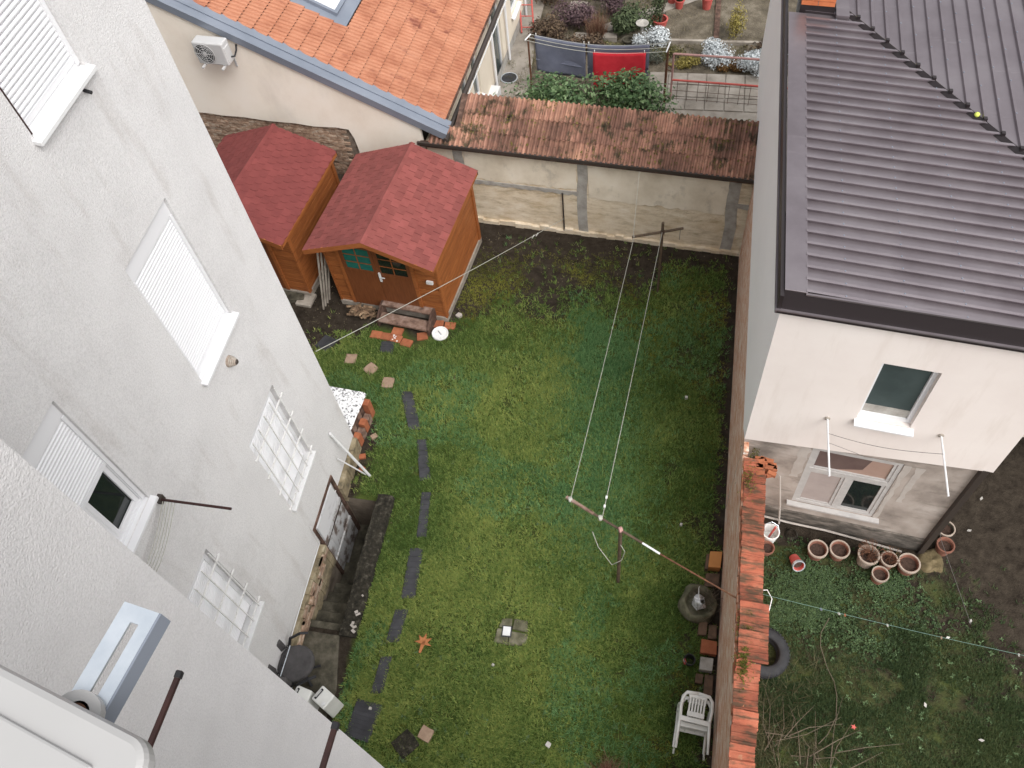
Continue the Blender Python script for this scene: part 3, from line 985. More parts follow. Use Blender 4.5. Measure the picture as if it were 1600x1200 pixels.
for i in range(30):
    a, b = 3.01 * i / 30, 3.01 * (i + 1) / 30
    mb.add([RB(a, .06, -.1), RB(b, .06, -.1), RB(b, .06, .40), RB(a, .06, .40), RB(a, .1, .43), RB(b, .1, .43)], [(0, 1, 2, 3), (3, 2, 5, 4)])
mb.build('damp_plinth', 'grey_stain', HB)
MB().box(2.99, 3.07, .0, .13, 0, 2.79).build('corner_flashing', 'brown_metal', HB, xf=lambda u, v, z: RB(u, v + .0, z))
# pale repair plaster round the lower window: thin, ragged patches
mb = MB()
for (a, b, c, d) in ((W2[1] + .01, W2[1] + .10, W2[2] - .04, W2[3] - .02), (W2[1] + .17, W2[1] + .27, W2[2] + .62, W2[3] - .02), (W2[0] - .17, W2[0] - .01, W2[2] + .75, W2[3] + .03)):
    n = 12
    lft = [(a + random.uniform(-.018, .018), c + (d - c) * i / n) for i in range(n + 1)]
    rgt = [(b + random.uniform(-.03, .02) - .03 * (1 - i / n), c + (d - c) * i / n) for i in range(n + 1)]
    mb = MB()
    for i in range(n):
        mb.add([RB(lft[i][0], .077, lft[i][1]), RB(rgt[i][0], .077, rgt[i][1]), RB(rgt[i + 1][0], .077, rgt[i + 1][1]), RB(lft[i + 1][0], .077, lft[i + 1][1])], [(0, 1, 2, 3)])
    mb.build('repair_plaster', 'pale_patch', HB)
# upper window
w = MB()
u0, u1, z0, z1 = W1
w.box(u0, u0 + .045, .07, .12, z0, z1).box(u1 - .055, u1, .07, .12, z0, z1).box(u0 + .045, u1 - .055, .07, .12, z0, z0 + .06).box(u0 + .045, u1 - .055, .07, .12, z1 - .045, z1)
win = w.build('window', 'white_pvc', HB, xf=RB)
MB().box(u0 + .045, u1 - .055, .10, .11, z0 + .06, z1 - .045).build('pane', 'green_glass', win, xf=RB)
MB().box(u0 + .045, u1 - .055, .095, .099, z0 + .06, z0 + .22).build('blind', 'grey_concrete', win, xf=RB)
MB().add([RB(u0 - .02, -.09, z0 - .05), RB(u1 + .05, -.09, z0 - .05), RB(u1 + .05, .07, z0 + .0), RB(u0 - .02, .07, z0 + .0), RB(u0 - .02, -.09, z0 - .075), RB(u1 + .05, -.09, z0 - .075), RB(u1 + .05, .07, z0 - .03), RB(u0 - .02, .07, z0 - .03)],
         [(0, 1, 2, 3), (7, 6, 5, 4), (0, 4, 5, 1), (1, 5, 6, 2), (2, 6, 7, 3), (3, 7, 4, 0)]).build('sill', 'white_pvc', win)
# lower window: transom light above two sashes
u0, u1, z0, z1 = W2
zt = 1.80
um = (u0 + u1) / 2 + .02
w = MB()
for (a, b, c, d) in ((u0, u0 + .06, z0, z1), (u1 - .06, u1, z0, z1), (u0 + .06, u1 - .06, z0, z0 + .06), (u0 + .06, u1 - .06, z1 - .06, z1), (u0 + .06, u1 - .06, zt - .045, zt + .045), (um - .04, um + .04, z0 + .06, zt - .045)):
    w.box(a, b, .09, .135, c, d)
win = w.build('window', 'pale_frame', HB, xf=RB)
sa = MB()
for (a, b, c, d) in ((u0 + .06, um - .04, z0 + .06, zt - .045), (um + .04, u1 - .06, z0 + .06, zt - .045), (u0 + .06, u1 - .06, zt + .045, z1 - .06)):
    sa.box(a, a + .045, .10, .125, c, d).box(b - .045, b, .10, .125, c, d).box(a + .045, b - .045, .10, .125, c, c + .045).box(a + .045, b - .045, .10, .125, d - .045, d)
sa.build('sash', 'pale_frame', win, xf=RB)
MB().box(u0 + .1, um - .08, .112, .118, z0 + .1, zt - .09).build('pane', 'net_curtain', win, xf=RB)
MB().box(um + .08, u1 - .1, .112, .118, z0 + .1, zt - .09).build('pane', 'dark_glass', win, xf=RB)
pn = [(u0 + .1, zt + .09), (u0 + .42, zt + .10), (u0 + .75, zt + .22), (u1 - .38, z1 - .11), (u0 + .1, z1 - .11)]
MB().add([RB(a, .115, b) for a, b in pn], [(0, 1, 2, 3, 4)]).build('curtain', 'brown_curtain', win)
MB().box(u0 + .1, u1 - .1, .118, .122, zt + .09, z1 - .1).build('pane', 'tan_curtain', win, xf=RB)
MB().box(u0 - .07, u1 + .1, .0, .10, z0 - .045, z0 - .01).build('sill', 'pale_frame', win, xf=RB)
MB().tube([RB(.62, .02, 1.55), RB(.76, -.02, .75), RB(.85, -.05, .12)], .014, 6).build('downpipe', 'pale_patch', HB)
MB().tube([RB(.55, 0.0, .18), RB(1.0, 0.0, .14), RB(1.6, .02, .10), RB(2.2, 0.0, .06), RB(2.75, -.03, .03)], .018, 6).build('ground_pipe', 'pale_patch', HB)

# --- ribbed metal roof
ROOF_Z = 5.60
FALL = 0.030


def rz1(u):
    return ROOF_Z + .03 - FALL * u


VA, VB = (0.92, 5.28), (2.83, 2.80)        # valley line in (u,v)


def valley_u(v):
    return VA[0] + (v - VA[1]) * (VB[0] - VA[0]) / (VB[1] - VA[1])


def valley_v(u):
    return VA[1] + (u - VA[0]) * (VB[1] - VA[1]) / (VB[0] - VA[0])


PITCH = 0.183
k = 0
v0 = 0.03
while v0 < 5.5:
    mb = MB()
    for r_ in range(5):
        v = v0 + r_ * PITCH
        prof = [(v + .020, 0), (v, .044), (v + .034, .048), (v + .060, 0), (v + .020 + PITCH, 0)]
        for (va, za), (vb, zb) in zip(prof[:-1], prof[1:]):
            if va > 5.6:
                continue
            ua, ub = min(valley_u(va), 4.6), min(valley_u(vb), 4.6)
            ua, ub = max(ua, .5), max(ub, .5)
            mb.add([RB(.2, va, rz1(.2) + za), RB(ua, va, rz1(ua) + za), RB(ub, vb, rz1(ub) + zb), RB(.2, vb, rz1(.2) + zb)], [(0, 1, 2, 3)])
    mb.build('roof_sheet', 'mauve_metal', HB)
    mb = MB()
    for r_ in range(5):
        v = v0 + r_ * PITCH + .027
        u = .62
        while u < min(valley_u(v), 4.4) - .1:
            mb.lathe([(.010, 0), (.009, .008), (.001, .009)], 6, Matrix.Translation(RB(u, v, rz1(u) + .046)))
            u += .62
    if mb.v:
        tag(mb.build('roof_screws', 'zinc', HB), kind='stuff')
    v0 += 5 * PITCH
# second slope, ribs running away from the camera, sheets lapping over the valley
RISE = FALL * (VB[0] - VA[0]) / (VA[1] - VB[1])


def rz2(u, v):
    return rz1(VA[0]) + .045 + RISE * (v - VA[1]) + .02 * max(0, v - valley_v(u))


u0 = 0.72
while u0 < 4.5:
    mb = MB()
    for r_ in range(5):
        u = u0 + r_ * PITCH
        prof = [(u, 0), (u + .012, .034), (u + .042, .034), (u + .054, 0), (u + PITCH, 0)]
        for (ua, za), (ub, zb) in zip(prof[:-1], prof[1:]):
            va, vb = valley_v(ua) + .02, valley_v(ub) + .02
            mb.add([RB(ua, va, rz2(ua, va) + za), RB(ub, vb, rz2(ub, vb) + zb), RB(ub, 9, rz2(ub, 9) + zb), RB(ua, 9, rz2(ua, 9) + za)], [(0, 1, 2, 3)])
    mb.build('roof_sheet', 'mauve_metal', HB)
    mb = MB()
    for r_ in range(5):
        u = u0 + r_ * PITCH
        va = valley_v(u + .027) + .02
        MB().box(u + .006, u + .05, va - .03, va + .02, rz2(u, va) - .03, rz2(u, va) + .036).build('rib_closure', 'black_metal', HB, xf=RB)
        v = va + .6
        while v < 8:
            mb.lathe([(.010, 0), (.009, .008), (.001, .009)], 6, Matrix.Translation((u + .027, v, rz2(u, v) + .034)))
            v += .62
    tag(mb.build('roof_screws', 'zinc', HB, xf=RB), kind='stuff')
    u0 += 5 * PITCH
mb = MB()
n = 24
for i in range(n):
    ua, ub = .66 + 3.9 * i / n, .66 + 3.9 * (i + 1) / n
    va, vb = valley_v(ua), valley_v(ub)
    mb.add([RB(ua, va + .01, rz2(ua, va) + .004), RB(ub, vb + .01, rz2(ub, vb) + .004), RB(ub - .05, vb - .03, rz1(ub) + .003), RB(ua - .05, va - .03, rz1(ua) + .003)], [(0, 1, 2, 3)])
mb.build('valley_gutter', 'black_metal', HB)
# verge flashings and the dark front fascia
MB().box(-.03, .215, .02, 5.28, ROOF_Z + .045, ROOF_Z + .062).build('verge_flashing', 'mauve_metal', HB, xf=RB, bevel=0.004)
MB().box(.2, .206, .02, 5.28, ROOF_Z + .02, ROOF_Z + .046).build('flashing_lip', 'mauve_metal', HB, xf=RB)
MB().box(-.075, -.032, -.06, 9, ROOF_Z - .20, ROOF_Z + .035).build('side_fascia', 'black_metal', HB, xf=RB)
MB().box(-.095, -.076, -.09, 9, ROOF_Z - .23, ROOF_Z - .19).build('fascia_bead', 'mauve_metal', HB, xf=RB)
MB().add([RB(-.03, .02, ROOF_Z + .045), RB(4.6, .02, ROOF_Z + .045), RB(4.6, -.05, ROOF_Z - .19), RB(-.075, -.05, ROOF_Z - .19), RB(-.03, .05, ROOF_Z - .19), RB(4.6, .05, ROOF_Z - .19)],
         [(3, 2, 1, 0), (3, 4, 5, 2), (0, 4, 3), (0, 1, 5, 4)]).build('front_fascia', 'black_metal', HB, fix=True)
MB().box(-.09, 4.6, -.085, -.052, ROOF_Z - .205, ROOF_Z - .185).build('fascia_bead', 'mauve_metal', HB, xf=RB)
MB().box(-.09, 4.6, -.075, -.01, ROOF_Z - .25, ROOF_Z - .206).build('drip_edge', 'black_metal', HB, xf=RB)
MB().box(.2, 4.5, .0, .028, ROOF_Z + .028, ROOF_Z + .05).build('flashing_lip', 'mauve_metal', HB, xf=RB)
# chimney at the far left of the roof
ch = MB().box(.12, .60, 5.34, 5.80, ROOF_Z - .2, ROOF_Z + .14).build('chimney', 'black_metal', HB, xf=RB)
for kz in range(5):
    for ku in range(2):
        MB().box(.125 + .235 * ku + (.0 if kz % 2 else .004), .125 + .235 * ku + .228, 5.345 - .0, 5.44, ROOF_Z + .145 + .072 * kz, ROOF_Z + .145 + .072 * kz + .062).build('brick', 'chimney_brick', ch, xf=RB)
MB().box(.13, .59, 5.36, 5.79, ROOF_Z + .14, ROOF_Z + .5).build('chimney_core', 'pale_patch', ch, xf=RB)
MB().box(.62, .80, 5.22, 5.9, ROOF_Z + .02, ROOF_Z + .10).build('chimney_saddle', 'mauve_metal', HB, xf=RB)
tb = MB().lathe([(.001, -.034), (.02, -.028), (.033, -.008), (.034, .006), (.024, .024), (.001, .034)], 14).build('tennis_ball', 'tennis', smooth=True)
tb.location = RB(2.31, valley_v(2.31) - .015, rz1(2.3) + .05)
tag(tb, 'yellow ball lodged in the valley of the metal roof', 'ball')

# clothesline rods on the pink wall
for i, (u, z, lab) in enumerate(((.92, 3.33, 'white metal clothes rod sticking out of the pink wall, nearer the brick wall'), (2.28, 3.42, 'white metal clothes rod sticking out of the pink wall, nearer the house corner'))):
    t = thing('clothes_rod', lab, 'clothes rod', RB(u, 0, z), 0, 'rods on the pink wall')
    MB().tube([(0, .0, 0), (0, -.86, 0)], .013, 8).build('rod', 'white_paint', t)
    MB().lathe([(.035, 0), (.035, .012), (.015, .02)], 12, Matrix.Rotation(R(90), 4, 'X')).build('wall_plate', 'grey_timber', t)
a, b = Vector(RB(.92, -.24, 3.34)), Vector(RB(2.28, -.28, 3.43))
pts = [a.lerp(b, i / 12) + Vector((0, 0, -.10 * math.sin(PI * i / 12))) for i in range(13)]
tag(MB().tube(pts, .0035, 5).build('clothes_line', 'wire_dark'), 'thin dark line strung between the two rods on the pink wall', 'clothesline')
a = Vector(RB(.92, -.38, 3.34))
tag(MB().tube([a, a + Vector((.25, 0, -.12)), a + Vector((.55, .1, -.42)), a + Vector((.9, .2, -.62))], .003, 5).build('loose_line', 'wire_dark'), 'loose thin cord drooping from the left rod before the lower window', 'cord')

# corrugated sheet leaning behind the neighbour house corner
mb = MB()
for i in range(11):
    y = 7.95 + i * .13
    for (ya, yb, za, zb) in ((y, y + .065, 0, .035), (y + .065, y + .13, .035, 0)):
        mb.add([(4.75, ya, .9 + za + (ya - 7.95) * .2), (7.2, ya - .2, .9 + za + (ya - 7.95) * .2), (7.2, yb - .2, .9 + zb + (yb - 7.95) * .2), (4.75, yb, .9 + zb + (yb - 7.95) * .2)], [(0, 1, 2, 3)])
cs = thing('lean_to_roof', 'grey corrugated lean-to roof behind the corner of the pink house', 'roof', (0, 0, 0))
mb.build('corrugated_sheet', 'grey_timber', cs)
for x in (5.0, 6.6):
    MB().box(x, x + .08, 8.15, 8.23, -.05, .92).build('post', 'dark_timber', cs)
    MB().box(x, x + .08, 9.2, 9.28, -.05, 1.2).build('post', 'dark_timber', cs)

# ================================================================ BACK WALL: low shed with clay tile roof
SH = thing('tiled_shed', 'low shed with patchy cream wall and mossy old clay tile roof', 'shed', (-1.304, 12.419, 0), R(-5.03))
# local x along the wall, local y away from the yard
mb = MB()
mb.box(-3.72, 2.78, 0.0, .84, -.1, 2.02)
mb.build('wall', 'wash_wall', SH)
mb = MB()
for i in range(32):
    a = -2.9 + i * .18
    mb.box(a, a + .178, -.045 - random.random() * .03, .0, -.1, .07 + random.random() * .05)
mb.build('footing', 'wash_wall', SH)
for x0, x1 in ((-3.16, -2.96), (-.62, -.42), (2.30, 2.52)):
    m2 = MB()
    prev = None
    for k in range(9):
        z = 2.03 * k / 8
        j = random.uniform(-.025, .025)
        cur = [(x0 + j, -.012, z), (x1 + j, -.012, z)]
        if prev:
            m2.add([prev[0], prev[1], cur[1], cur[0]], [(0, 1, 2, 3)])
            m2.add([prev[0], cur[0], (cur[0][0], .002, z), (prev[0][0], .002, prev[0][2])], [(0, 1, 2, 3)])
            m2.add([prev[1], (prev[1][0], .002, prev[1][2]), (cur[1][0], .002, z), cur[1]], [(0, 1, 2, 3)])
        prev = cur
    m2.build('concrete_pier', 'grey_concrete', SH)


def ragged(x0, x1, z0, z1, yy, amp=.035):
    pts = []
    n = int((x1 - x0) / .08)
    for i in range(n + 1):
        pts.append((x0 + (x1 - x0) * i / n, z0 + random.uniform(-amp, amp)))
    n2 = 6
    for i in range(1, n2):
        pts.append((x1 + random.uniform(-.015, .015), z0 + (z1 - z0) * i / n2))
    pts += [(x1, z1), (x0, z1)]
    for i in range(1, n2):
        pts.append((x0 + random.uniform(-.015, .015), z1 + (z0 - z1) * i / n2))
    return MB().yprism(pts, yy, .001)


for (a, b, z0) in ((-3.7, -3.18, 1.25), (-2.94, -.64, 1.22), (-.40, 2.28, 1.05)):
    ragged(a, b, z0, 2.0, -.016).build('plaster_panel', 'plaster_panel', SH, fix=True)
ragged(-2.94, -.64, 1.08, 1.17, -.022, .02).build('mortar_band', 'grey_concrete', SH, fix=True)
ragged(2.30, 2.76, 1.25, 1.36, -.022, .02).build('mortar_band', 'grey_concrete', SH, fix=True)
MB().box(-3.78, 2.72, -.17, -.06, 2.03, 2.10).build('eaves_board', 'dark_timber', SH)
MB().box(-3.80, 2.72, -.22, -.172, 2.10, 2.165).build('eaves_gutter', 'brown_metal', SH)
RY, RZ0, RZ1 = .86, 2.12, 2.58
MB().add([(-3.12, -.15, RZ0), (2.74, -.15, RZ0), (2.74, RY, RZ1), (-3.12, RY, RZ1), (2.74, RY, 2.0), (-3.12, RY, 2.0), (-3.12, -.05, 2.0), (2.74, -.05, 2.0)],
         [(0, 1, 2, 3), (3, 2, 4, 5), (0, 3, 5, 6), (1, 7, 4, 2)]).build('roof_deck', 'dark_timber', SH)
ROLL = [(0, .0), (.06, .045), (.14, .058), (.24, .048), (.32, .002), (.50, .0), (.56, .045), (.64, .058), (.74, .048), (.82, .002), (1.0, .0)]
st = tile_mesh('shed_tile', .42, .205, ROLL, .012)
pitch = math.atan2(RZ1 - RZ0, RY + .15)
for r_ in range(3):
    for c_ in range(33):
        x = -3.68 + c_ * .197
        t = -.05 + r_ * .365
        if r_ > 0 and x < -3.08 or x < -3.62 + .0 * r_:
            continue
        o = link('roof_tile', st, 'clay_old', SH)
        o.location = (x, -.15 + t * math.cos(pitch), RZ0 + .03 + t * math.sin(pitch) + random.uniform(0, .008))
        o.rotation_euler = (Matrix.Rotation(pitch - R(3.2), 4, 'X') @ Matrix.Rotation(R(90 + random.uniform(-1.2, 1.2)), 4, 'Z')).to_euler()
V, tn = [], []
k = 900
xx = rng.uniform(-3.0, 2.6, k)
tt = rng.uniform(0, 1.1, k)
ok = fnoise(xx * 1.3 + 9, tt * 2, 1.4) + .15 * (xx > 0) > .56
xx, tt = xx[ok], tt[ok]
P = np.stack([xx, -.15 + tt * math.cos(pitch), RZ0 + .065 + tt * math.sin(pitch)], 1)
a, b = blades(P, 4, .03, .02, .9, rng.random(len(P)) * .7, .03)
tag(tri_mesh('moss', a, b, 'moss', SH), kind='stuff')

# rusty pipe standing at the wall and the clothes line tied to it
pp = MB().tube([(-2.232, 12.46, -.05), (-2.235, 12.46, 1.12)], .016, 8).build('iron_pipe', 'brown_metal')
tag(pp, 'thin dark iron pipe standing against the cream shed wall', 'pipe')
a, b = Vector((-5.20, 6.86, 2.88)), Vector((-2.234, 12.44, .42))
pts = [a.lerp(b, i / 16) + Vector((0, 0, -.05 * math.sin(PI * i / 16))) for i in range(17)]
ln = thing('washing_line', 'long pale washing line running diagonally from the grey house to the iron pipe', 'clothesline', (0, 0, 0))
MB().tube(pts, .006, 6).build('cord', 'wire_white', ln)
for f in (.84, .86):
    p = a.lerp(b, f) + Vector((0, 0, -.04))
    MB().mbox(Matrix.Translation(p) @ Matrix.Rotation(.5, 4, 'Y'), .008, .008, .05).build('peg', 'white_plastic', ln)

# ================================================================ FAR LEFT HOUSE with orange tile roof
FH = thing('tiled_house', 'beige rendered house with a new orange tile roof beyond the huts', 'house', (-1.304, 12.419, 0), R(-5.03))
# insulation render over old brickwork, with the brick left bare behind the huts
zroof = lambda x: 2.32 + (-3.32 - x) * .4573
mb = MB()
out = [(-3.74, 0), (-3.74, zroof(-3.74) - .1), (-11.0, zroof(-11.0) - .1), (-11.0, 2.17)]
edge = [(-8.9, 2.17), (-8.5, 2.18), (-8.2, 2.16), (-7.7, 2.18), (-7.1, 2.15), (-6.5, 2.17), (-6.1, 2.14), (-5.6, 2.18), (-5.32, 2.16), (-5.25, 1.95), (-5.22, 1.6), (-5.3, 1.3), (-5.34, 0.9), (-5.3, .5), (-5.32, 0)]
mb.yprism(out + edge, -.07, .0)
mb.build('gable_render', 'beige_render', FH, fix=True)
mb = MB()
mb.yprism([(-3.9, 0), (-3.9, zroof(-3.9) - .15), (-11, zroof(-11) - .15), (-11, 0)], .001, .2)
mb.build('gable_core', 'old_mortar', FH, fix=True)
nb = 0
for r_ in range(17):
    z = 0.86 + r_ * .0775
    for c_ in range(16):
        x = -9.2 + c_ * .262 + (.131 if r_ % 2 else 0)
        if x + .25 > -5.33:
            continue
        MB().box(x, x + .25 - random.random() * .012, -.018 - random.random() * .022, .0, z, z + .064).build('brick', 'old_brick', FH)
        nb += 1
ED = Vector((0.0536, 0.9986, 0))       # eaves direction in world
ca, sa_ = math.cos(R(5.03)), math.sin(R(5.03))
EL = Vector((ED.x * ca - ED.y * sa_, ED.x * sa_ + ED.y * ca, 0))   # in house-local axes


def FR(a, b, h=0.0):
    """roof coordinates: a along the wall, b along the eaves, h above roof plane"""
    nx, nz = .4573 / 1.0996, 1 / 1.0996
    return (a + EL.x * b + nx * h, EL.y * b, zroof(a) + nz * h)


mb = MB()
mb.add([FR(-3.30, -.1, -.05), FR(-3.30, 9, -.05), FR(-11, 9, -.05), FR(-11, -.1, -.05)], [(0, 1, 2, 3)])
mb.build('roof_deck', 'dark_timber', FH)
P3 = [(0, .0), (.04, .026), (.12, .034), (.20, .024), (.26, .0), (.33, .0), (.38, .026), (.46, .034), (.54, .024), (.60, .0), (.67, .0), (.71, .026), (.79, .034), (.87, .024), (.93, .0), (1, .0)]
ft = tile_mesh('house_tile', .335, .318, P3, .020, ('clay_new', 'clay_nose_shade'))
ang = math.atan(.4573)
rowx = EL.to_2d()
nt_ = 0
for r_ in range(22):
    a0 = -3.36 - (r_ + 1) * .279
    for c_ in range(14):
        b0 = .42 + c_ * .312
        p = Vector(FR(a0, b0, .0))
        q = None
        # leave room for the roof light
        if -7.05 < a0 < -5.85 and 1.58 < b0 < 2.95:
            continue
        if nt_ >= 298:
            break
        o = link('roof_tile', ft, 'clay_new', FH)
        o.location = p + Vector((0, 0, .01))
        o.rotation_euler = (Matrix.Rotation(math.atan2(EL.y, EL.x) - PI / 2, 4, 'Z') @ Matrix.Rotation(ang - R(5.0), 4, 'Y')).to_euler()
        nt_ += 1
# zinc verge flashing along the gable
mb = MB()
for (b0, b1, h0, h1) in ((-.12, .31, .035, .05), (-.12, -.05, .05, .085), (.10, .14, .05, .075)):
    mb.add([FR(-3.22, b0, h0), FR(-3.22, b1, h0), FR(-11, b1, h0), FR(-11, b0, h0), FR(-3.22, b0, h1), FR(-3.22, b1, h1), FR(-11, b1, h1), FR(-11, b0, h1)],
           [(0, 1, 2, 3), (7, 6, 5, 4), (0, 4, 5, 1), (1, 5, 6, 2), (2, 6, 7, 3), (3, 7, 4, 0)])
mb.add([FR(-3.22, -.125, .05), FR(-11, -.125, .05), FR(-11, -.125, -.06), FR(-3.22, -.125, -.06)], [(0, 1, 2, 3)])
mb.build('verge_flashing', 'zinc', FH, fix=True)
mb = MB()
pts = [FR(-3.20, -.15, -.05), FR(-3.20, 9, -.05)]
mb.tube(pts, .055, 8)
mb.build('gutter', 'brown_metal', FH)
MB().tube([FR(-3.13, -.12, -.10), FR(-3.13, 9, -.10)], .012, 6).build('gutter_lip', 'white_paint', FH)
# long side wall, seen under the eaves
mb = MB()
holes = [(.9, 1.5, .95, 2.0), (2.0, 2.5, .95, 2.0), (3.6, 4.3, .1, 2.05), (5.4, 6.1, .9, 2.0), (7.2, 7.9, .1, 2.05)]
FX = -3.50
pl = lambda b, z, d: (FX + EL.x * b - d, EL.y * b, z)
holed(mb, pl, .95, 12, -.1, 2.26, [(1.9, 2.35, .8, 1.9), (2.7, 3.2, .8, 1.9), (4.5, 5.2, .05, 1.95), (6.2, 6.9, .8, 1.9)], .14)
mb.build('side_wall', 'cream_render', FH)
for (b0, b1, z0, z1) in ((1.9, 2.35, .8, 1.9), (2.7, 3.2, .8, 1.9), (4.5, 5.2, .05, 1.95), (6.2, 6.9, .8, 1.9)):
    m2 = MB()
    for (a, b, c, d) in ((b0, b0 + .06, z0, z1), (b1 - .06, b1, z0, z1), (b0 + .06, b1 - .06, z0, z0 + .06), (b0 + .06, b1 - .06, z1 - .06, z1)):
        q = [pl(a, c, .05), pl(b, c, .05), pl(b, d, .05), pl(a, d, .05), pl(a, c, .11), pl(b, c, .11), pl(b, d, .11), pl(a, d, .11)]
        m2.add(q, [(0, 1, 2, 3), (7, 6, 5, 4), (0, 4, 5, 1), (1, 5, 6, 2), (2, 6, 7, 3), (3, 7, 4, 0)])
    win = m2.build('window', 'white_pvc', FH)
    MB().add([pl(b0 + .06, z0 + .06, .08), pl(b1 - .06, z0 + .06, .08), pl(b1 - .06, z1 - .06, .08), pl(b0 + .06, z1 - .06, .08)], [(0, 1, 2, 3)]).build('pane', 'green_glass', win)
    q = [pl(b0 - .03, z0 - .05, -.09), pl(b1 + .03, z0 - .05, -.09), pl(b1 + .03, z0, .05), pl(b0 - .03, z0, .05), pl(b0 - .03, z0 - .08, -.09), pl(b1 + .03, z0 - .08, -.09)]
    MB().add(q, [(0, 1, 2, 3), (0, 4, 5, 1), (1, 5, 2), (0, 3, 4)]).build('sill', 'white_pvc', win)
q = [pl(3.35, -.05, -.22), pl(3.95, -.05, -.22), pl(3.95, -.05, 0), pl(3.35, -.05, 0)]
MB().add([*q, *[(x, y, .45) for x, y, z in q]], [(4, 5, 6, 7), (0, 1, 5, 4), (1, 2, 6, 5), (3, 0, 4, 7)]).build('white_step', 'white_paint', FH)
for i, b in enumerate((4.2, 5.5, 7.4)):
    MB().tube([pl(b, 2.2, -.06), pl(b, .05, -.06)], .03, 8).build('downpipe', 'white_pvc', FH)
MB().add([pl(.9, -.05, -.012), pl(12, -.05, -.012), pl(12, .32, -.012), pl(.9, .32, -.012)], [(0, 1, 2, 3)]).build('skirting', 'grey_concrete', FH)
# roof light
def VX(a, b, h):
    return FR(a, b, h)


m2 = MB()
def rbox(mb, a0, a1, b0, b1, h0, h1):
    q = [VX(a0, b0, h0), VX(a1, b0, h0), VX(a1, b1, h0), VX(a0, b1, h0), VX(a0, b0, h1), VX(a1, b0, h1), VX(a1, b1, h1), VX(a0, b1, h1)]
    return mb.add(q, [(0, 3, 2, 1), (4, 5, 6, 7), (0, 1, 5, 4), (1, 2, 6, 5), (2, 3, 7, 6), (3, 0, 4, 7)])


rbox(m2, -7.0, -5.62, 1.46, 3.24, .01, .045)
rl = m2.build('roof_light', 'zinc', FH)
m2 = MB()
rbox(m2, -6.75, -5.85, 1.64, 1.71, .045, .12)
rbox(m2, -6.75, -5.85, 2.87, 2.94, .045, .12)
rbox(m2, -6.75, -6.68, 1.71, 2.87, .045, .12)
rbox(m2, -5.92, -5.85, 1.71, 2.87, .045, .12)
m2.build('frame', 'zinc', rl)
rbox(MB(), -6.68, -5.92, 1.71, 2.87, .07, .09).build('pane', 'white_pvc', rl)


# outdoor air-conditioning unit on the gable
def aircon(name, label, loc, rz, w=.72, h=.52, dep=.28):
    t = thing(name, label, 'air conditioner', loc, rz)
    # local: x along the wall, -y out of the wall, z up; origin at bottom back centre
    MB().box(-w / 2, w / 2, -dep, 0, 0, h).build('casing', 'casing_white', t, bevel=0.025)
    c = Matrix.Translation((-w * .17, -dep - .001, h * .5)) @ Matrix.Rotation(R(90), 4, 'X')
    MB().lathe([(.001, 0), (h * .41, 0), (h * .42, .006)], 28, c).build('fan_recess', 'dark_room', t)
    g = MB()
    for r_ in (.06, .10, .14, .175, .205):
        g.lathe([(r_ - .003, .006), (r_ + .003, .006), (r_ + .003, .014), (r_ - .003, .014)], 28, c)
    for k in range(8):
        a = k * PI / 4
        g.mbox(c @ Matrix.Rotation(a, 4, 'Z') @ Matrix.Translation((.11, 0, .012)), .1, .003, .003)
    g.lathe([(.001, .016), (.035, .016), (.038, .006)], 20, c)
    g.build('fan_grille', 'casing_white', t)
    MB().box(w * .3, w * .5 + .012, -dep * .9, -.04, h * .12, h * .78).build('valve_cover', 'casing_white', t, bevel=0.01)
    for x in (-w * .33, w * .33):
        MB().box(x - .02, x + .02, -dep - .1, .12, -.03, -.002).build('bracket', 'casing_white', t)
        MB().box(x - .02, x + .02, .10, .125, -.25, -.03).build('bracket', 'casing_white', t)
    MB().tube([(w * .5, -.1, h * .25), (w * .58, -.05, h * .2), (w * .6, .05, h * .35), (w * .58, .12, h * .5)], .018, 8).build('hose', 'black_plastic', t)
    return t


_p = Vector((-1.304, 12.419, 0)) + Matrix.Rotation(R(-5.03), 3, 'Z') @ Vector((-7.53, -.2, 3.70))
aircon('outdoor_unit', 'white outdoor air-conditioning unit with a fan on the beige gable', _p, R(-5.03), w=.64, h=.46, dep=.24)

# ladder and round grate by the far house
t = thing('ladder', 'red ladder leaning low against the wall of the orange-roofed house', 'ladder', (-4.35, 19.9, 0.1), R(3))
for x in (0, .32):
    MB().tube([(x, -.6, .0), (x - .2, .7, .75)], .022, 6).build('rail', 'red_paint', t)
for k in range(5):
    f = (k + .5) / 5
    MB().tube([(-.2 * f, -.6 + 1.3 * f, .75 * f), (.32 - .2 * f, -.6 + 1.3 * f, .75 * f)], .014, 6).build('rung', 'red_paint', t)
t = thing('drain_cover', 'round dark grate with pale rim on the path by the far house', 'grate', (-4.32, 17.45, .08))
MB().lathe([(.001, .0), (.19, .0), (.19, .012)], 28).build('grate', 'rubber', t)
MB().lathe([(.19, .0), (.19, .02), (.215, .02), (.215, 0)], 28).build('rim', 'galvanised', t)

# ================================================================ GARDEN HUTS
hexm = MB().prism([(-.095, 0), (-.095, -.09), (-.045, -.165), (.045, -.165), (.095, -.09), (.095, 0)][::-1], 0, .007).mesh('hex_shingle')
recm = MB().box(-.094, .094, -.152, 0, 0, .006).mesh('tab_shingle')


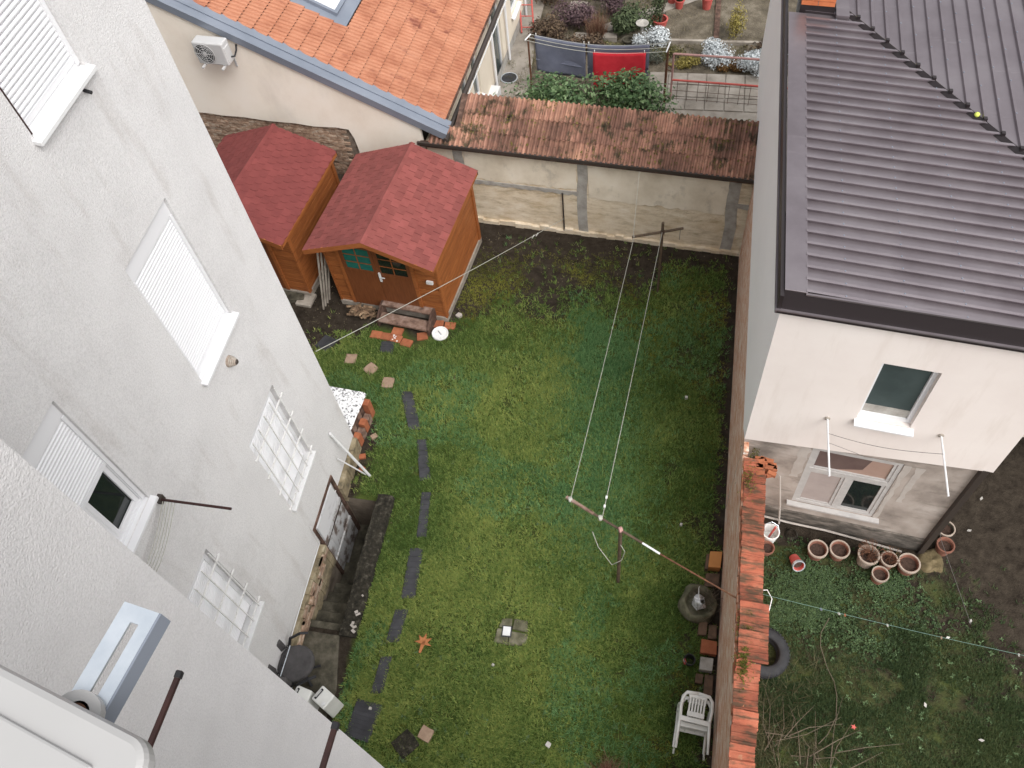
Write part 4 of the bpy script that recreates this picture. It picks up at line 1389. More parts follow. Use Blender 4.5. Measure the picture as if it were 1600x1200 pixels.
def hut(label, loc, rz, hexagonal=False, full=True):
    t = thing('garden_hut', label, 'shed', loc, rz, 'garden huts')
    W, D, ze, zr = 2.25, 2.20, 1.93, 2.32
    x0, x1 = -W / 2, W / 2
    MB().box(x0 - .03, x1 + .03, -.03, D + .03, -.08, .13).build('base', 'grey_timber', t)
    n = 14
    hgt = (ze - .13) / n
    for i in range(n):
        z = .13 + i * hgt
        for (a, b, c, d) in ((x0, x1, 0, .03), (x0, x1, D - .03, D), (x0, x0 + .03, .031, D - .031), (x1 - .03, x1, .031, D - .031)):
            pl_ = MB().box(a, b, c, d, z + .003, z + hgt - .003).build('plank', 'larch', t, bevel=0.006)
    for yy in (0.0, D - .03):
        for k in range(3):
            za = ze + k * .125
            f0 = 1 - (za - ze) / (zr - ze)
            f1 = max(.02, 1 - (za + .12 - ze) / (zr - ze))
            MB().yprism([(x0 * f0 * .98, za), (x1 * f0 * .98, za), (x1 * f1 * .98, za + .12), (x0 * f1 * .98, za + .12)], yy, yy + .03).build('gable_plank', 'larch', t, fix=True)
    for sx in (-1, 1):
        for yy in (-.02, D - .07):
            MB().box(sx * (W / 2 + .012) - .02, sx * (W / 2 + .012) + .02, yy, yy + .09, .12, ze - .01).build('corner_board', 'larch', t)
    # roof: deck, verge boards, shingle tabs
    RW, y0, y1 = 1.275, -.37, D + .06
    zs, zq = ze - .02, zr + .05            # eaves / ridge underside
    sl = math.atan2(zq - zs, RW)
    mb = MB()
    mb.yprism([(-RW, zs), (0, zq), (RW, zs), (RW, zs + .03), (0, zq + .03), (-RW, zs + .03)], y0, y1)
    roof = mb.build('roof', 'shingle_dark' if hexagonal else 'shingle_gap', t, fix=True)
    for yy in (y0 - .022, y1 + .001):
        for sx in (-1, 1):
            q = [(0, zq + .033), (sx * (RW + .01), zs + .033), (sx * (RW + .01), zs - .08), (0, zq - .08)]
            MB().yprism(q if sx < 0 else q[::-1], yy, yy + .021).build('verge_board', 'larch' if yy < 0 else 'dark_timber', roof, fix=True)
    for sx in (-1, 1):
        MB().box(sx * RW - .012, sx * RW + .012, y0 + .02, y1 - .02, zs - .06, zs + .005).build('eaves_board', 'larch', roof)
    Ls = math.hypot(RW, zq - zs)
    rows = 9
    ex = Ls / rows
    mat_ = 'shingle_dark' if hexagonal else 'shingle_red'
    nc = 14
    tw = (y1 - y0 + .05) / nc
    for sx in (-1, 1):
        for r_ in range(rows + 1):
            tdn = Ls + .02 - r_ * ex          # lower edge of this course measured from the ridge
            for c_ in range(-1, nc + 1):
                yc = y0 - .025 + (c_ + .5 + (.5 if r_ % 2 else 0)) * tw
                ya, yb = max(yc - tw / 2, y0 - .025), min(yc + tw / 2, y1 + .025)
                if yb - ya < .02:
                    continue
                o = link('shingle', hexm if hexagonal else recm, mat_, roof)
                wbase = .19 if hexagonal else .188
                top = max(0.0, tdn - (.165 if hexagonal else .152))
                ymid = (ya + yb) / 2
                # mesh: x across, -y down-slope
                mt = Matrix.Rotation(-PI / 2 if sx > 0 else PI / 2, 4, 'Z')       # -y -> sx*x ... and x -> along depth
                tilt = Matrix.Rotation((sl + R(1.6)) * (1 if sx > 0 else -1), 4, 'Y')
                rot = tilt @ Matrix.Rotation(PI / 2 if sx > 0 else -PI / 2, 4, 'Z')
                o.rotation_euler = rot.to_euler()
                o.scale = ((yb - ya - .009) / wbase, (tdn - top) / (.165 if hexagonal else .152), 1)
                o.location = (sx * top * math.cos(sl), ymid, zq + .032 - top * math.sin(sl) + random.uniform(0, .0025))
    # ridge caps
    for k in range(12):
        ya = y0 - .025 + k * (y1 - y0 + .05) / 12
        yb = ya + (y1 - y0 + .05) / 12 + .02
        MB().yprism([(-.06, zq + .042 - .06 * math.tan(sl)), (0, zq + .044), (.06, zq + .042 - .06 * math.tan(sl)), (.06, zq + .046 - .06 * math.tan(sl)), (0, zq + .049 + .002 * (k % 2)), (-.06, zq + .046 - .06 * math.tan(sl))], ya, yb).build('ridge_cap', mat_, roof, fix=True)
    # double door with two glazed lights
    dx0, dx1 = -.80, .62
    xm = (dx0 + dx1) / 2
    fr = MB()
    fr.box(dx0 - .07, dx0, -.035, -.002, .14, 1.86).box(dx1, dx1 + .07, -.035, -.002, .14, 1.86).box(dx0 - .07, dx1 + .07, -.036, -.002, 1.86, 1.93)
    fr.build('door_frame', 'larch', t)
    for i, (a, b) in enumerate(((dx0, xm), (xm, dx1))):
        a += .004
        b -= .004
        leaf = MB().box(a, b, -.028, -.001, .15, 1.13).build('door_leaf', 'larch_door', t)
        s = MB()
        s.box(a, a + .07, -.034, -.002, 1.13, 1.855).box(b - .07, b, -.034, -.002, 1.13, 1.855).box(a + .07, b - .07, -.034, -.002, 1.13, 1.2).box(a + .07, b - .07, -.034, -.002, 1.80, 1.855)
        s.build('sash', 'larch_door', leaf)
        for r_ in range(3):
            for c_ in range(2):
                px0 = a + .07 + c_ * (b - a - .14) / 2
                pz0 = 1.2 + r_ * .2
                MB().box(px0 + .009, px0 + (b - a - .14) / 2 - .009, -.02, -.014, pz0 + .009, pz0 + .191).build('pane', 'green_pane' if i == 0 else 'dark_glass', leaf)
        MB().box((a + b) / 2 - .009, (a + b) / 2 + .009, -.03, -.02, 1.2, 1.8).build('glazing_bar', 'larch', leaf)
        for r_ in (1, 2):
            MB().box(a + .07, b - .07, -.0295, -.021, 1.2 + r_ * .2 - .008, 1.2 + r_ * .2 + .008).build('glazing_bar', 'larch', leaf)
    MB().box(xm + .02, xm + .06, -.06, -.034, .98, 1.22).build('handle', 'white_paint', t)
    MB().tube([(xm + .04, -.07, 1.12), (xm + .15, -.075, 1.12)], .012, 6).build('handle', 'white_paint', t)
    if full:
        MB().box(.90, 1.03, -.045, -.001, 1.12, 1.19).build('name_plate', 'white_paint', t)
    return t


hut('wooden garden hut with fully visible red shingle roof, facing the lawn', (-5.335, 9.96, 0), R(-6.16))
hut('wooden garden hut with dull scalloped red roof, half hidden behind the grey house', (-8.33, 10.30, 0), R(-6.16), hexagonal=True, full=False)

# steps before the hut door
t = thing('timber_steps', 'dark worn two-tread wooden steps before the hut door', 'steps', (-5.03, 9.52, 0), R(-7.5))
for i, (y0, z) in enumerate(((-.02, .18), (.26, .36))):
    MB().box(-.54, .54, y0, y0 + .24, z - .05, z).build('tread', 'rotten_timber', t, bevel=0.008)
    MB().box(-.50, .50, y0 + .21, y0 + .235, z - .16, z - .052).build('riser', 'dark_timber', t)
for x in (-.56, .52):
    MB().add([(x, -.03, 0), (x, .5, 0), (x, .5, .36), (x, .25, .36), (x, -.03, .2), (x + .04, -.03, 0), (x + .04, .5, 0), (x + .04, .5, .36), (x + .04, .25, .36), (x + .04, -.03, .2)],
             [(0, 1, 2, 3, 4), (9, 8, 7, 6, 5), (0, 5, 6, 1), (1, 6, 7, 2), (2, 7, 8, 3), (3, 8, 9, 4), (4, 9, 5, 0)]).build('side_board', 'dark_timber', t)

# firewood heap
t = thing('firewood_heap', 'small heap of split firewood and sticks left of the hut steps', 'firewood', (-5.98, 9.80, 0), R(-6))
for i in range(46):
    L = random.uniform(.12, .3)
    x, y = random.gauss(.03, .13), random.gauss(0, .07)
    z = max(.02, .15 - abs(x) * .35 + random.uniform(-.05, .05))
    o = MB().mbox(Matrix(), L / 2, random.uniform(.01, .028), random.uniform(.008, .02)).build('log', 'firewood', t)
    o.location = (x, y, z)
    o.rotation_euler = (random.uniform(-.5, .5), random.uniform(-.5, .5), random.uniform(0, 6.28))
# planks leaning between the huts
t = thing('leaning_planks', 'thin grey planks leaning against the left side of the front hut', 'planks', (0, 0, 0))
for i in range(4):
    x = -6.62 + i * .015
    y = 10.05 + i * .09
    MB().tube([(x - .22, y - .18, 0), (x + .02, y + .05, 1.55 - .1 * i)], .022, 4).build('plank', 'grey_timber', t)
for (x, y, w_, d_, a, lab) in ((-7.55, 10.12, .22, .14, .2, 'grey concrete block before the half hidden hut'), (-7.28, 10.06, .17, .17, -.1, 'flat brown board beside the block at the half hidden hut')):
    o = MB().box(-w_, w_, -d_, d_, -.02, .09 if 'block before' in lab else .06).build('concrete_block' if 'block' in lab[:22] else 'board', 'old_concrete' if 'block before' in lab else 'grey_timber', bevel=0.01)
    o.location = (x, y, 0)
    o.rotation_euler = (0, 0, a)
    tag(o, lab, 'block' if 'block before' in lab else 'board')

# ================================================================ THINGS IN THE YARD
def flat_piece(name, label, cat, poly, h, mat, group=None, bevel=0.006, z=None):
    cx = sum(p[0] for p in poly) / len(poly)
    cy = sum(p[1] for p in poly) / len(poly)
    a = sum(poly[i][0] * poly[(i + 1) % len(poly)][1] - poly[(i + 1) % len(poly)][0] * poly[i][1] for i in range(len(poly)))
    if a < 0:
        poly = poly[::-1]
    o = MB().prism([(x - cx, y - cy) for x, y in poly], -.03, h).build(name, mat, bevel=bevel)
    o.location = (cx, cy, float(gz(cx, cy)) if z is None else z)
    return tag(o, label, cat, group)


MATSP = [([(-6.61, 9.24), (-6.28, 9.11), (-6.45, 8.81), (-6.74, 8.95)], 'dark grey mat with curled edge nearest the half hidden hut'),
         ([(-5.43, 9.19), (-5.12, 9.22), (-5.10, 8.92), (-5.40, 8.95)], 'small black square mat just below the red pavers'),
         ([(-4.76, 8.08), (-4.50, 8.11), (-4.14, 7.31), (-4.39, 7.28)], 'dark mat in the lawn path level with the crinkled white sheet'),
         ([(-4.19, 7.09), (-3.99, 7.12), (-3.73, 6.36), (-3.94, 6.28)], 'ribbed dark mat in the lawn path beside the leaning white pole'),
         ([(-3.84, 6.06), (-3.66, 6.08), (-3.54, 5.25), (-3.73, 5.22)], 'narrow dark mat in the lawn path level with the stairwell end'),
         ([(-3.80, 5.02), (-3.54, 5.06), (-3.48, 4.19), (-3.74, 4.16)], 'long dark mat in the lawn path beside the mossy parapet'),
         ([(-3.78, 3.97), (-3.54, 4.00), (-3.57, 3.46), (-3.80, 3.43)], 'short dark mat in the lawn path left of the orange leaf'),
         ([(-3.81, 3.20), (-3.61, 3.23), (-3.62, 2.67), (-3.83, 2.63)], 'dark mat in the lawn path right of the grey chair'),
         ([(-4.02, 2.53), (-3.55, 2.50), (-3.63, 1.94), (-4.06, 2.00)], 'largest dark mat of the lawn path, nearest the camera')]
for poly, lab in MATSP:
    poly = [tuple(Vector(poly[i]).lerp(Vector(poly[j]), .06)) for i, j in ((0, 1), (1, 0), (2, 3), (3, 2))]
    o = flat_piece('rubber_mat', lab, 'mat', poly, .028, 'rubber', 'mats laid as a path')
    c = o.location
    q = [Vector((x - c.x, y - c.y, .0)) for x, y in poly]
    n = 9 if 'square' not in lab else 5
    for i in range(n):
        f = (i + .5) / n
        a, b = q[0].lerp(q[3], f), q[1].lerp(q[2], f)
        d = (b - a) * .06
        MB().tube([(a + d) + Vector((0, 0, .029)), (b - d) + Vector((0, 0, .029))], .008, 4).build('rib', 'rubber', o)


def star(cx, cy, r, ph):
    return [(cx + (r if i % 2 == 0 else r * .74) * math.cos(ph + i * PI / 4) * random.uniform(.92, 1.06), cy + (r if i % 2 == 0 else r * .74) * math.sin(ph + i * PI / 4) * random.uniform(.92, 1.06)) for i in range(8)]


for cx, cy, lab in ((-5.91, 8.71, 'sandy star-shaped stepping stone nearest the curled grey mat'), (-5.45, 8.52, 'sandy star-shaped stepping stone, middle of the three'), (-5.02, 8.24, 'sandy star-shaped stepping stone nearest the lawn')):
    flat_piece('stepping_stone', lab, 'stone', star(cx, cy, .155, random.random()), .035, 'sandstone', 'star stepping stones')
k = 0
for (cx, cy, a, lab) in ((-5.56, 9.335, -.06, 'red paver at the left end of the row below the steps'), (-5.35, 9.31, -.08, 'red paver second from the left below the steps'), (-5.13, 9.28, -.1, 'red paver with white paint splashes below the steps'), (-4.90, 9.20, -.2, 'tilted red paver at the right end of the row below the steps'),
                         (-5.15, 9.46, -.1, 'red paver tucked under the front edge of the steps'), (-4.62, 9.40, .25, 'red paver between the steps and the white lid'), (-4.38, 9.73, .05, 'red paver beside the right end of the steps'), (-4.13, 9.71, .05, 'red paver at the right front corner of the hut')):
    o = MB().box(-.11, .11, -.085, .085, -.02, .045).build('paver', 'paver_red', bevel=0.006)
    o.location = (cx, cy, .0)
    o.rotation_euler = (R(random.uniform(-3, 3)), R(random.uniform(-3, 3)), a)
    tag(o, lab, 'paver', 'red pavers before the hut')
    if 'splashes' in lab:
        for q in range(7):
            MB().lathe([(.001, .0), (random.uniform(.01, .022), 0.0), (.001, .001)], 8, Matrix.Translation((random.uniform(-.08, .08), random.uniform(-.06, .06), .0465))).build('paint_splash', 'white_paint', o)
t = thing('bucket_lid', 'round white plastic lid lying on the grass before the hut', 'lid', (-4.27, 9.47, .065))
MB().lathe([(.001, .012), (.135, .012), (.14, .03), (.158, .034), (.165, .02), (.165, -.01)], 32).build('lid', 'bucket_white', t, smooth=False)
MB().box(-.07, .045, -.008, .008, .013, .026).build('handle', 'galvanised', t).rotation_euler = (0, 0, -.8)
o = flat_piece('rubble_stone', 'pale stone at the right front corner of the hut', 'stone', star(-4.0, 9.98, .07, .3), .06, 'pale_patch')

# manhole with its white square
t = thing('inspection_cover', 'sunken concrete inspection cover with a small white square in the lawn', 'manhole', (-1.86, 3.90, float(gz(-1.86, 3.9))), .05)
pl_ = [(-.27, -.21), (.02, -.22), (.02, .2), (-.20, .21)]
for poly in ([(-.25, -.2), (-.03, -.22), (-.03, .02), (-.22, .03)], [(-.02, -.23), (.26, -.2), (.28, -.02), (-.02, .0)], [(-.2, .05), (.0, .04), (.0, .2), (-.16, .19)], [(.02, .03), (.27, .0), (.24, .18), (.03, .2)]):
    MB().prism(poly, -.04, .02 + random.random() * .012).build('slab', 'boulder', t, bevel=0.012)
MB().box(-.125, -.005, -.085, .055, .02, .05).build('white_square', 'white_paint', t, bevel=0.004)
MB().box(-.145, .015, -.105, .075, .01, .03).build('surround', 'rubber', t, bevel=0.004)

# orange dead leaf
lp = []
for i in range(9):
    a = PI / 2 + (i - 4) * .42
    r = .15 if i % 2 == 0 else .07
    lp.append((r * math.cos(a), r * math.sin(a)))
lp = lp[::-1] + [(-.02, -.09)][:0]
mb = MB()
mb.prism(([(-.018, -.16), (.018, -.16), (.03, -.03)] + [(x, y) for x, y in lp[::1]] + [(-.03, -.03)])[:], .0, .012)
o = mb.build('fallen_leaf', 'dead_leaf', fix=True)
o.location = (-3.18, 3.50, .06)
o.rotation_euler = (.1, -.08, -.15)
tag(o, 'big orange dead leaf lying on the lawn', 'leaf')
for (x, y, r, lab) in ((-2.04, 3.34, .028, 'small white stone right below the inspection cover'), (-1.03, 2.34, .05, 'pale stone low in the lawn left of the chairs'), (-3.75, 2.42, .03, 'white chip beside the largest mat'), (.55, 8.55, .035, 'white pebble near the brick wall by the far lawn'), (.62, 6.05, .03, 'white pebble by the brick wall above the orange paver')):
    o = flat_piece('pebble', lab, 'stone', star(x, y, r, random.random()), r * 1.2 + .02, 'litter', 'pale stones in the lawn')
o = flat_piece('broken_rock', 'cracked brown rock in the grass left of the bottom edge', 'rock', star(-2.83, 2.2, .13, .5), .08, 'sandstone')
o = flat_piece('mossy_rubble', 'dark mossy rubble beside the cracked brown rock', 'rock', star(-3.10, 2.02, .22, .1), .06, 'moss_concrete')

# ---- clothes poles and lines on the lawn
t = thing('clothes_post', 'front clothes post with a long slanting rusty crossbar reaching the brick wall', 'clothes post', (0, 0, 0))
MB().tube([(-.30, 4.93, -.1), (-.30, 4.97, 1.97)], .028, 8).build('post', 'rusty_pipe', t)
MB().tube([(-1.12, 5.33, 2.03), (-.70, 5.12, 2.03)], [.028, .025], 8).build('crossbar_sleeve', 'rotten_timber', t)
MB().tube([(-.72, 5.13, 2.03), (.02, 4.77, 2.03)], .020, 8).build('crossbar', 'rusty_pipe', t)
MB().tube([(.02, 4.77, 2.03), (.27, 4.645, 2.03)], .016, 8).build('crossbar_sleeve', 'white_paint', t)
MB().tube([(.27, 4.645, 2.03), (1.34, 4.12, 2.10)], .012, 8).build('crossbar', 'rust', t)
for x, y in ((-1.06, 5.30), (-.60, 5.07), (-.30, 4.93)):
    MB().lathe([(.03, -.03), (.042, -.02), (.042, .02), (.03, .03)], 10, Matrix.Translation((x, y, 2.03)) @ Matrix.Rotation(R(90), 4, 'Y') @ Matrix.Rotation(R(-26), 4, 'X')).build('lashing', 'pink_rail' if x > -.4 else 'wire_white', t)
MB().tube([(-.29, 4.93, 1.5), (-.22, 4.90, 1.35), (-.26, 4.9, 1.0), (-.40, 4.85, .9), (-.62, 4.98, 1.2), (-.72, 5.1, 1.45)], .006, 6).build('loose_cord', 'wire_white', t)
t = thing('clothes_post', 'far clothes post with a short crossbar near the cream shed wall', 'clothes post', (0, 0, 0))
MB().tube([(-.16, 11.03, -.1), (-.17, 11.02, 1.92)], .026, 8).build('post', 'rusty_pipe', t)
MB().tube([(-.70, 10.83, 1.70), (.20, 11.13, 1.70)], .024, 8).build('crossbar', 'rusty_pipe', t)
MB().lathe([(.03, -.05), (.04, -.03), (.04, .03), (.03, .05)], 10, Matrix.Translation((-.165, 11.0, 1.7))).build('lashing', 'dark_timber', t)
MB().tube([(.15, 11.11, 1.70), (.15, 11.11, 1.42)], .005, 5).build('loose_cord', 'wire_dark', t)
MB().tube([(-.68, 10.82, 1.72), (-.70, 12.1, 2.12)], .004, 5).build('stay_wire', 'wire_white', t)
for (a, b, lab) in (((-1.05, 5.31, 2.06), (-.66, 10.84, 1.73), 'left of the two pale ropes between the clothes posts'), ((-.57, 5.07, 2.06), (-.17, 10.98, 1.73), 'right of the two pale ropes between the clothes posts')):
    a, b = Vector(a), Vector(b)
    pts = [a.lerp(b, i / 14) + Vector((0, 0, -.06 * math.sin(PI * i / 14))) for i in range(15)]
    o = MB().tube(pts, .0048, 6).build('clothes_rope', 'wire_white')
    tag(o, lab, 'clothesline', 'ropes between the posts')
    if 'right' in lab:
        for f in (.03, .055):
            MB().mbox(Matrix.Translation(a.lerp(b, f)), .014, .02, .012).build('knot', 'white_plastic', o)

# ---- along the brick wall
for (poly, h, m_, nm, cat, lab) in (
        ([(1.08, 5.33), (1.27, 5.34), (1.29, 5.62), (1.10, 5.60)], .16, 'paver_orange', 'floor_tile', 'tile', 'clean orange floor tile lying against the brick wall'),
        ([(1.03, 5.30), (1.08, 5.30), (1.10, 5.56), (1.05, 5.56)], .14, 'paver_dirty', 'paver', 'paver', 'dark paver edge left of the clean orange tile'),
        ([(1.04, 5.03), (1.26, 5.05), (1.27, 5.27), (1.06, 5.25)], .09, 'paver_dirty', 'paver', 'paver', 'brown paver between the orange tile and the mossy trough'),
        ([(.98, 4.24), (1.11, 4.25), (1.12, 4.46), (.99, 4.46)], .09, 'paver_dirty', 'paver', 'paver', 'mossy brick just below the trough, left of a pair'),
        ([(1.13, 4.20), (1.26, 4.21), (1.26, 4.42), (1.14, 4.42)], .10, 'paver_dirty', 'paver', 'paver', 'mossy brick just below the trough, right of a pair'),
        ([(1.03, 3.97), (1.27, 3.97), (1.27, 4.17), (1.04, 4.18)], .12, 'paver_red', 'floor_tile', 'tile', 'brown-orange square tile by the wall between mossy bricks and grey block'),
        ([(1.03, 3.72), (1.22, 3.72), (1.23, 3.91), (1.04, 3.91)], .13, 'grey_concrete', 'concrete_block', 'block', 'grey concrete block by the brick wall beside the black pot'),
        ([(.98, 3.53), (1.09, 3.53), (1.10, 3.67), (.99, 3.67)], .08, 'paver_dirty', 'paver', 'paver', 'small mossy brick above the plastic chairs'),
        ([(1.11, 3.38), (1.24, 3.38), (1.24, 3.67), (1.12, 3.67)], .10, 'paver_dirty', 'paver', 'paver', 'long brown brick between the chairs and the brick wall')):
    flat_piece(nm, lab, cat, poly, h, m_, bevel=0.008)
# mossy stone trough with a bag and dry twigs
t = thing('stone_trough', 'round mossy stone trough full of dry twigs against the brick wall', 'trough', (.96, 4.70, 0))
mb = MB().lathe([(.29, -.05), (.285, .18), (.265, .28), (.235, .31), (.20, .29), (.18, .2), (.001, .2)], 22)
mb.v = [(x * (1 + .32 * noise.noise(Vector((x * 4, y * 4, z * 4)))), y * (1 + .32 * noise.noise(Vector((x * 4, y * 4, z * 4 + 5)))), z * (1 + .5 * noise.noise(Vector((x * 6, y * 6, 1))))) for x, y, z in mb.v]
mb.build('trough', 'boulder', t, smooth=True)
mb = MB()
for i in range(60):
    a = random.random() * 6.28
    x, y = .08 + random.gauss(0, .07), .03 + random.gauss(0, .08)
    mb.tube([(x, y, .22), (x + .09 * math.cos(a), y + .09 * math.sin(a), .36 + random.random() * .1), (x + .16 * math.cos(a + .8), y + .16 * math.sin(a + .8), .33 + random.random() * .1)], .003, 4)
tag(mb.build('dry_twigs', 'twig', t), kind='stuff')
bgm = MB().lathe([(.001, 0), (.07, .0), (.095, .05), (.09, .12), (.05, .17), (.03, .2)], 14)
bgm.v = [(x * (1 + .5 * noise.noise(Vector((x * 18, y * 18, z * 14)))), y * 1.25 * (1 + .4 * noise.noise(Vector((x * 18, y * 18, z * 14 + 3)))), z + .03 * noise.noise(Vector((x * 22, y * 22, 2)))) for x, y, z in bgm.v]
o = bgm.build('foil_bag', 'silver_foil')
o.location = (.93, 4.67, .27)
o.rotation_euler = (.3, .2, .5)
MB().tube([(.0, .03, .16), (-.03, .12, .24), (.02, .2, .2), (.07, .22, .13)], .006, 6).build('handle', 'white_plastic', o)
tag(o, 'crumpled silver bag lying in the mossy trough', 'bag')
t = thing('flower_pot', 'small black pot with a red label on the lawn beside the grey block', 'pot', (.88, 3.83, 0), .3)
MB().lathe([(.001, .0), (.06, 0), (.08, .15), (.086, .15), (.086, .17), (.075, .17), (.065, .03)], 20).build('pot', 'black_plastic', t)
MB().box(-.088, -.05, -.04, .04, .05, .13).build('label', 'red_paint', t, bevel=0.01)
MB().box(-.09, -.085, -.02, .02, .135, .168).build('tag', 'litter', t)


# ---- two tipped white garden chairs
def plastic_chair(label, loc, rot):
    t = thing('garden_chair', label, 'chair', loc, 0, 'white plastic chairs')
    t.rotation_euler = rot
    t.scale = (.82, .82, .86)
    for sx in (-1, 1):
        MB().tube([(sx * .265, -.27, 0), (sx * .255, -.235, .25), (sx * .245, -.20, .43), (sx * .26, -.25, .58), (sx * .245, -.29, .72), (sx * .19, -.305, .79), (0, -.315, .805)], [.02, .024, .028, .028, .03, .03, .028], 8).build('back_leg', 'white_plastic', t, smooth=True)
        MB().tube([(sx * .26, .27, 0), (sx * .255, .24, .3), (sx * .265, .21, .56), (sx * .27, .12, .635), (sx * .275, -.08, .63), (sx * .262, -.25, .60)], [.018, .022, .024, .027, .027, .024], 8).build('arm_leg', 'white_plastic', t, smooth=True)
    MB().box(-.24, .24, -.21, .23, .405, .425).build('seat', 'white_plastic', t, bevel=0.015)
    MB().box(-.25, .25, -.235, -.205, .35, .43).build('rear_rail', 'white_plastic', t, bevel=0.01)
    MB().box(-.25, .25, .21, .235, .36, .43).build('front_rail', 'white_plastic', t, bevel=0.01)
    MB().box(-.145, .145, -.262, -.235, .44, .52).build('back_rail', 'white_plastic', t, bevel=0.01)
    MB().box(-.155, .155, -.315, -.288, .725, .80).build('top_rail', 'white_plastic', t, bevel=0.01)
    for i in range(6):
        x = -.122 + i * .049
        MB().add([(x - .013, -.262, .51), (x + .013, -.262, .51), (x + .013, -.312, .735), (x - .013, -.312, .735), (x - .013, -.242, .51), (x + .013, -.242, .51), (x + .013, -.292, .735), (x - .013, -.292, .735)],
                 [(0, 1, 2, 3), (7, 6, 5, 4), (0, 4, 5, 1), (1, 5, 6, 2), (2, 6, 7, 3), (3, 7, 4, 0)]).build('slat', 'white_plastic', t, fix=True)
    return t


plastic_chair('white plastic garden chair tipped face down, upper one of two', (.945, 2.56, .32), (R(-88), R(2), R(-4)))
plastic_chair('white plastic garden chair tipped face down, under the other chair', (.955, 2.50, .235), (R(-90), R(1), R(-3)))

# ---- by the grey house wall
t = thing('office_chair', 'old dark grey padded swivel chair by the grey house wall', 'chair', (-4.93, 2.78, .03), R(28))
MB().prism([(.30 * math.cos(a) * (1 if math.cos(a) > 0 else .9), .28 * math.sin(a)) for a in np.linspace(0, 2 * PI, 17)[:-1]], .42, .53).build('seat', 'grey_fabric', t, bevel=0.04)
bk = []
mb = MB()
n = 14
for i in range(n + 1):
    a = R(105) + R(150) * i / n
    for (r, z) in ((.34, .50), (.36, .86), (.28, .88), (.27, .52)):
        mb.v.append((r * math.cos(a), r * math.sin(a), z - (.08 if z > .7 else 0) * abs(i - n / 2) / (n / 2)))
for i in range(n):
    for j in range(4):
        mb.f.append((i * 4 + j, i * 4 + (j + 1) % 4, (i + 1) * 4 + (j + 1) % 4, (i + 1) * 4 + j))
mb.f += [(0, 1, 2, 3), (n * 4 + 3, n * 4 + 2, n * 4 + 1, n * 4)]
mb.build('backrest', 'grey_fabric', t, smooth=False, bevel=0.03, fix=True)
for sy in (-1, 1):
    MB().tube([(-.05, sy * .31, .45), (.02, sy * .36, .60), (.20, sy * .36, .66), (.30, sy * .34, .62)], .022, 8).build('armrest', 'black_plastic', t)
MB().tube([(0, 0, .08), (0, 0, .43)], .03, 10).build('column', 'black_plastic', t)
for k in range(5):
    a = k * 2 * PI / 5
    MB().tube([(0, 0, .1), (.28 * math.cos(a), .28 * math.sin(a), .05)], .02, 6).build('foot', 'black_plastic', t)
t = thing('wire_rack', 'black metal wire rack standing behind the grey chair', 'rack', (-5.10, 2.62, .02))
for k in range(6):
    MB().tube([(0, -.3 + .13 * k, 0), (0.02, -.3 + .13 * k, .62)], .008, 5).build('upright', 'black_plastic', t)
for z in (.05, .25, .45, .62):
    MB().tube([(.01, -.32, z), (.01, .38, z)], .008, 5).build('crossbar', 'black_plastic', t)
    MB().tube([(.06, -.32, z), (.06, .38, z)], .008, 5).build('crossbar', 'galvanised', t)
for (x, y, a, lab) in ((-4.33, 2.36, R(-28), 'white canister with a black handle, beside the concrete apron'), (-4.66, 2.33, R(-12), 'white canister half hidden by the plastered wing')):
    t = thing('canister', lab, 'canister', (x, y, .02), a, 'white canisters')
    MB().box(-.13, .13, -.12, .12, 0, .58).build('body', 'white_plastic', t, bevel=0.02)
    MB().box(-.095, -.06, -.085, .085, .578, .60).build('handle', 'black_plastic', t, bevel=0.008)
    MB().box(-.085, -.07, -.06, .06, .60, .625).build('handle', 'casing_white', t, bevel=0.005)
    MB().lathe([(.03, .0), (.03, .03), (.001, .03)], 12, Matrix.Translation((.08, -.06, .575))).build('cap', 'white_paint', t)

# sheet-covered stack at the far corner of the grey house
t = thing('covered_stack', 'low stack under a white crinkled sheet at the far corner of the grey house', 'stack', (-5.62, 7.22, 0), R(-5))
nx, ny = 24, 20
mb = MB()
for j in range(ny + 1):
    for i in range(nx + 1):
        x, y = -.55 + .98 * i / nx, -.52 + .95 * j / ny
        mb.v.append((x, y, .60 + .02 * noise.noise(Vector((x * 9, y * 9, 0))) - .05 * (i == nx) - .05 * (j == 0)))
mb.f = [(j * (nx + 1) + i, j * (nx + 1) + i + 1, (j + 1) * (nx + 1) + i + 1, (j + 1) * (nx + 1) + i) for j in range(ny) for i in range(nx)]
mb.build('sheet', 'crinkle_sheet', t, smooth=True)
for k in range(7):
    MB().box(-.5, .37, -.48 + .128 * k, -.365 + .128 * k, .0 if k % 2 else .02, .575 - .02 * (k % 3)).build('timber', 'dark_timber' if k % 2 else 'rotten_timber', t)
for k in range(6):
    MB().box(.385, .50, -.5 + .15 * k, -.37 + .15 * k, -.02, .20 + .07 * (k % 2) + (.2 if k == 5 else 0)).build('brick', 'paver_red' if k % 2 else 'rotten_timber', t)
for (x, y, a, lab) in ((-5.08, 6.62, .3, 'orange brick fragment on the soil near the leaning pole'), (-4.98, 7.05, .8, 'small brick chip on the soil right of the covered stack'), (-5.02, 6.36, 1.2, 'broken brick piece by the foot of the grey house')):
    o = MB().box(-.06, .06, -.045, .045, -.02, .05).build('brick_fragment', 'sandstone' if 'chip' in lab else 'paver_red', bevel=0.008)
    o.location = (x, y, .0)
    o.rotation_euler = (.1, .1, a)
    tag(o, lab, 'brick')
tag(MB().tube([(-4.83, 6.26, -.02), (-5.17, 6.23, 1.47)], .024, 10).build('leaning_pole', 'white_paint'), 'thick white pole leaning on the grey house wall', 'pole')
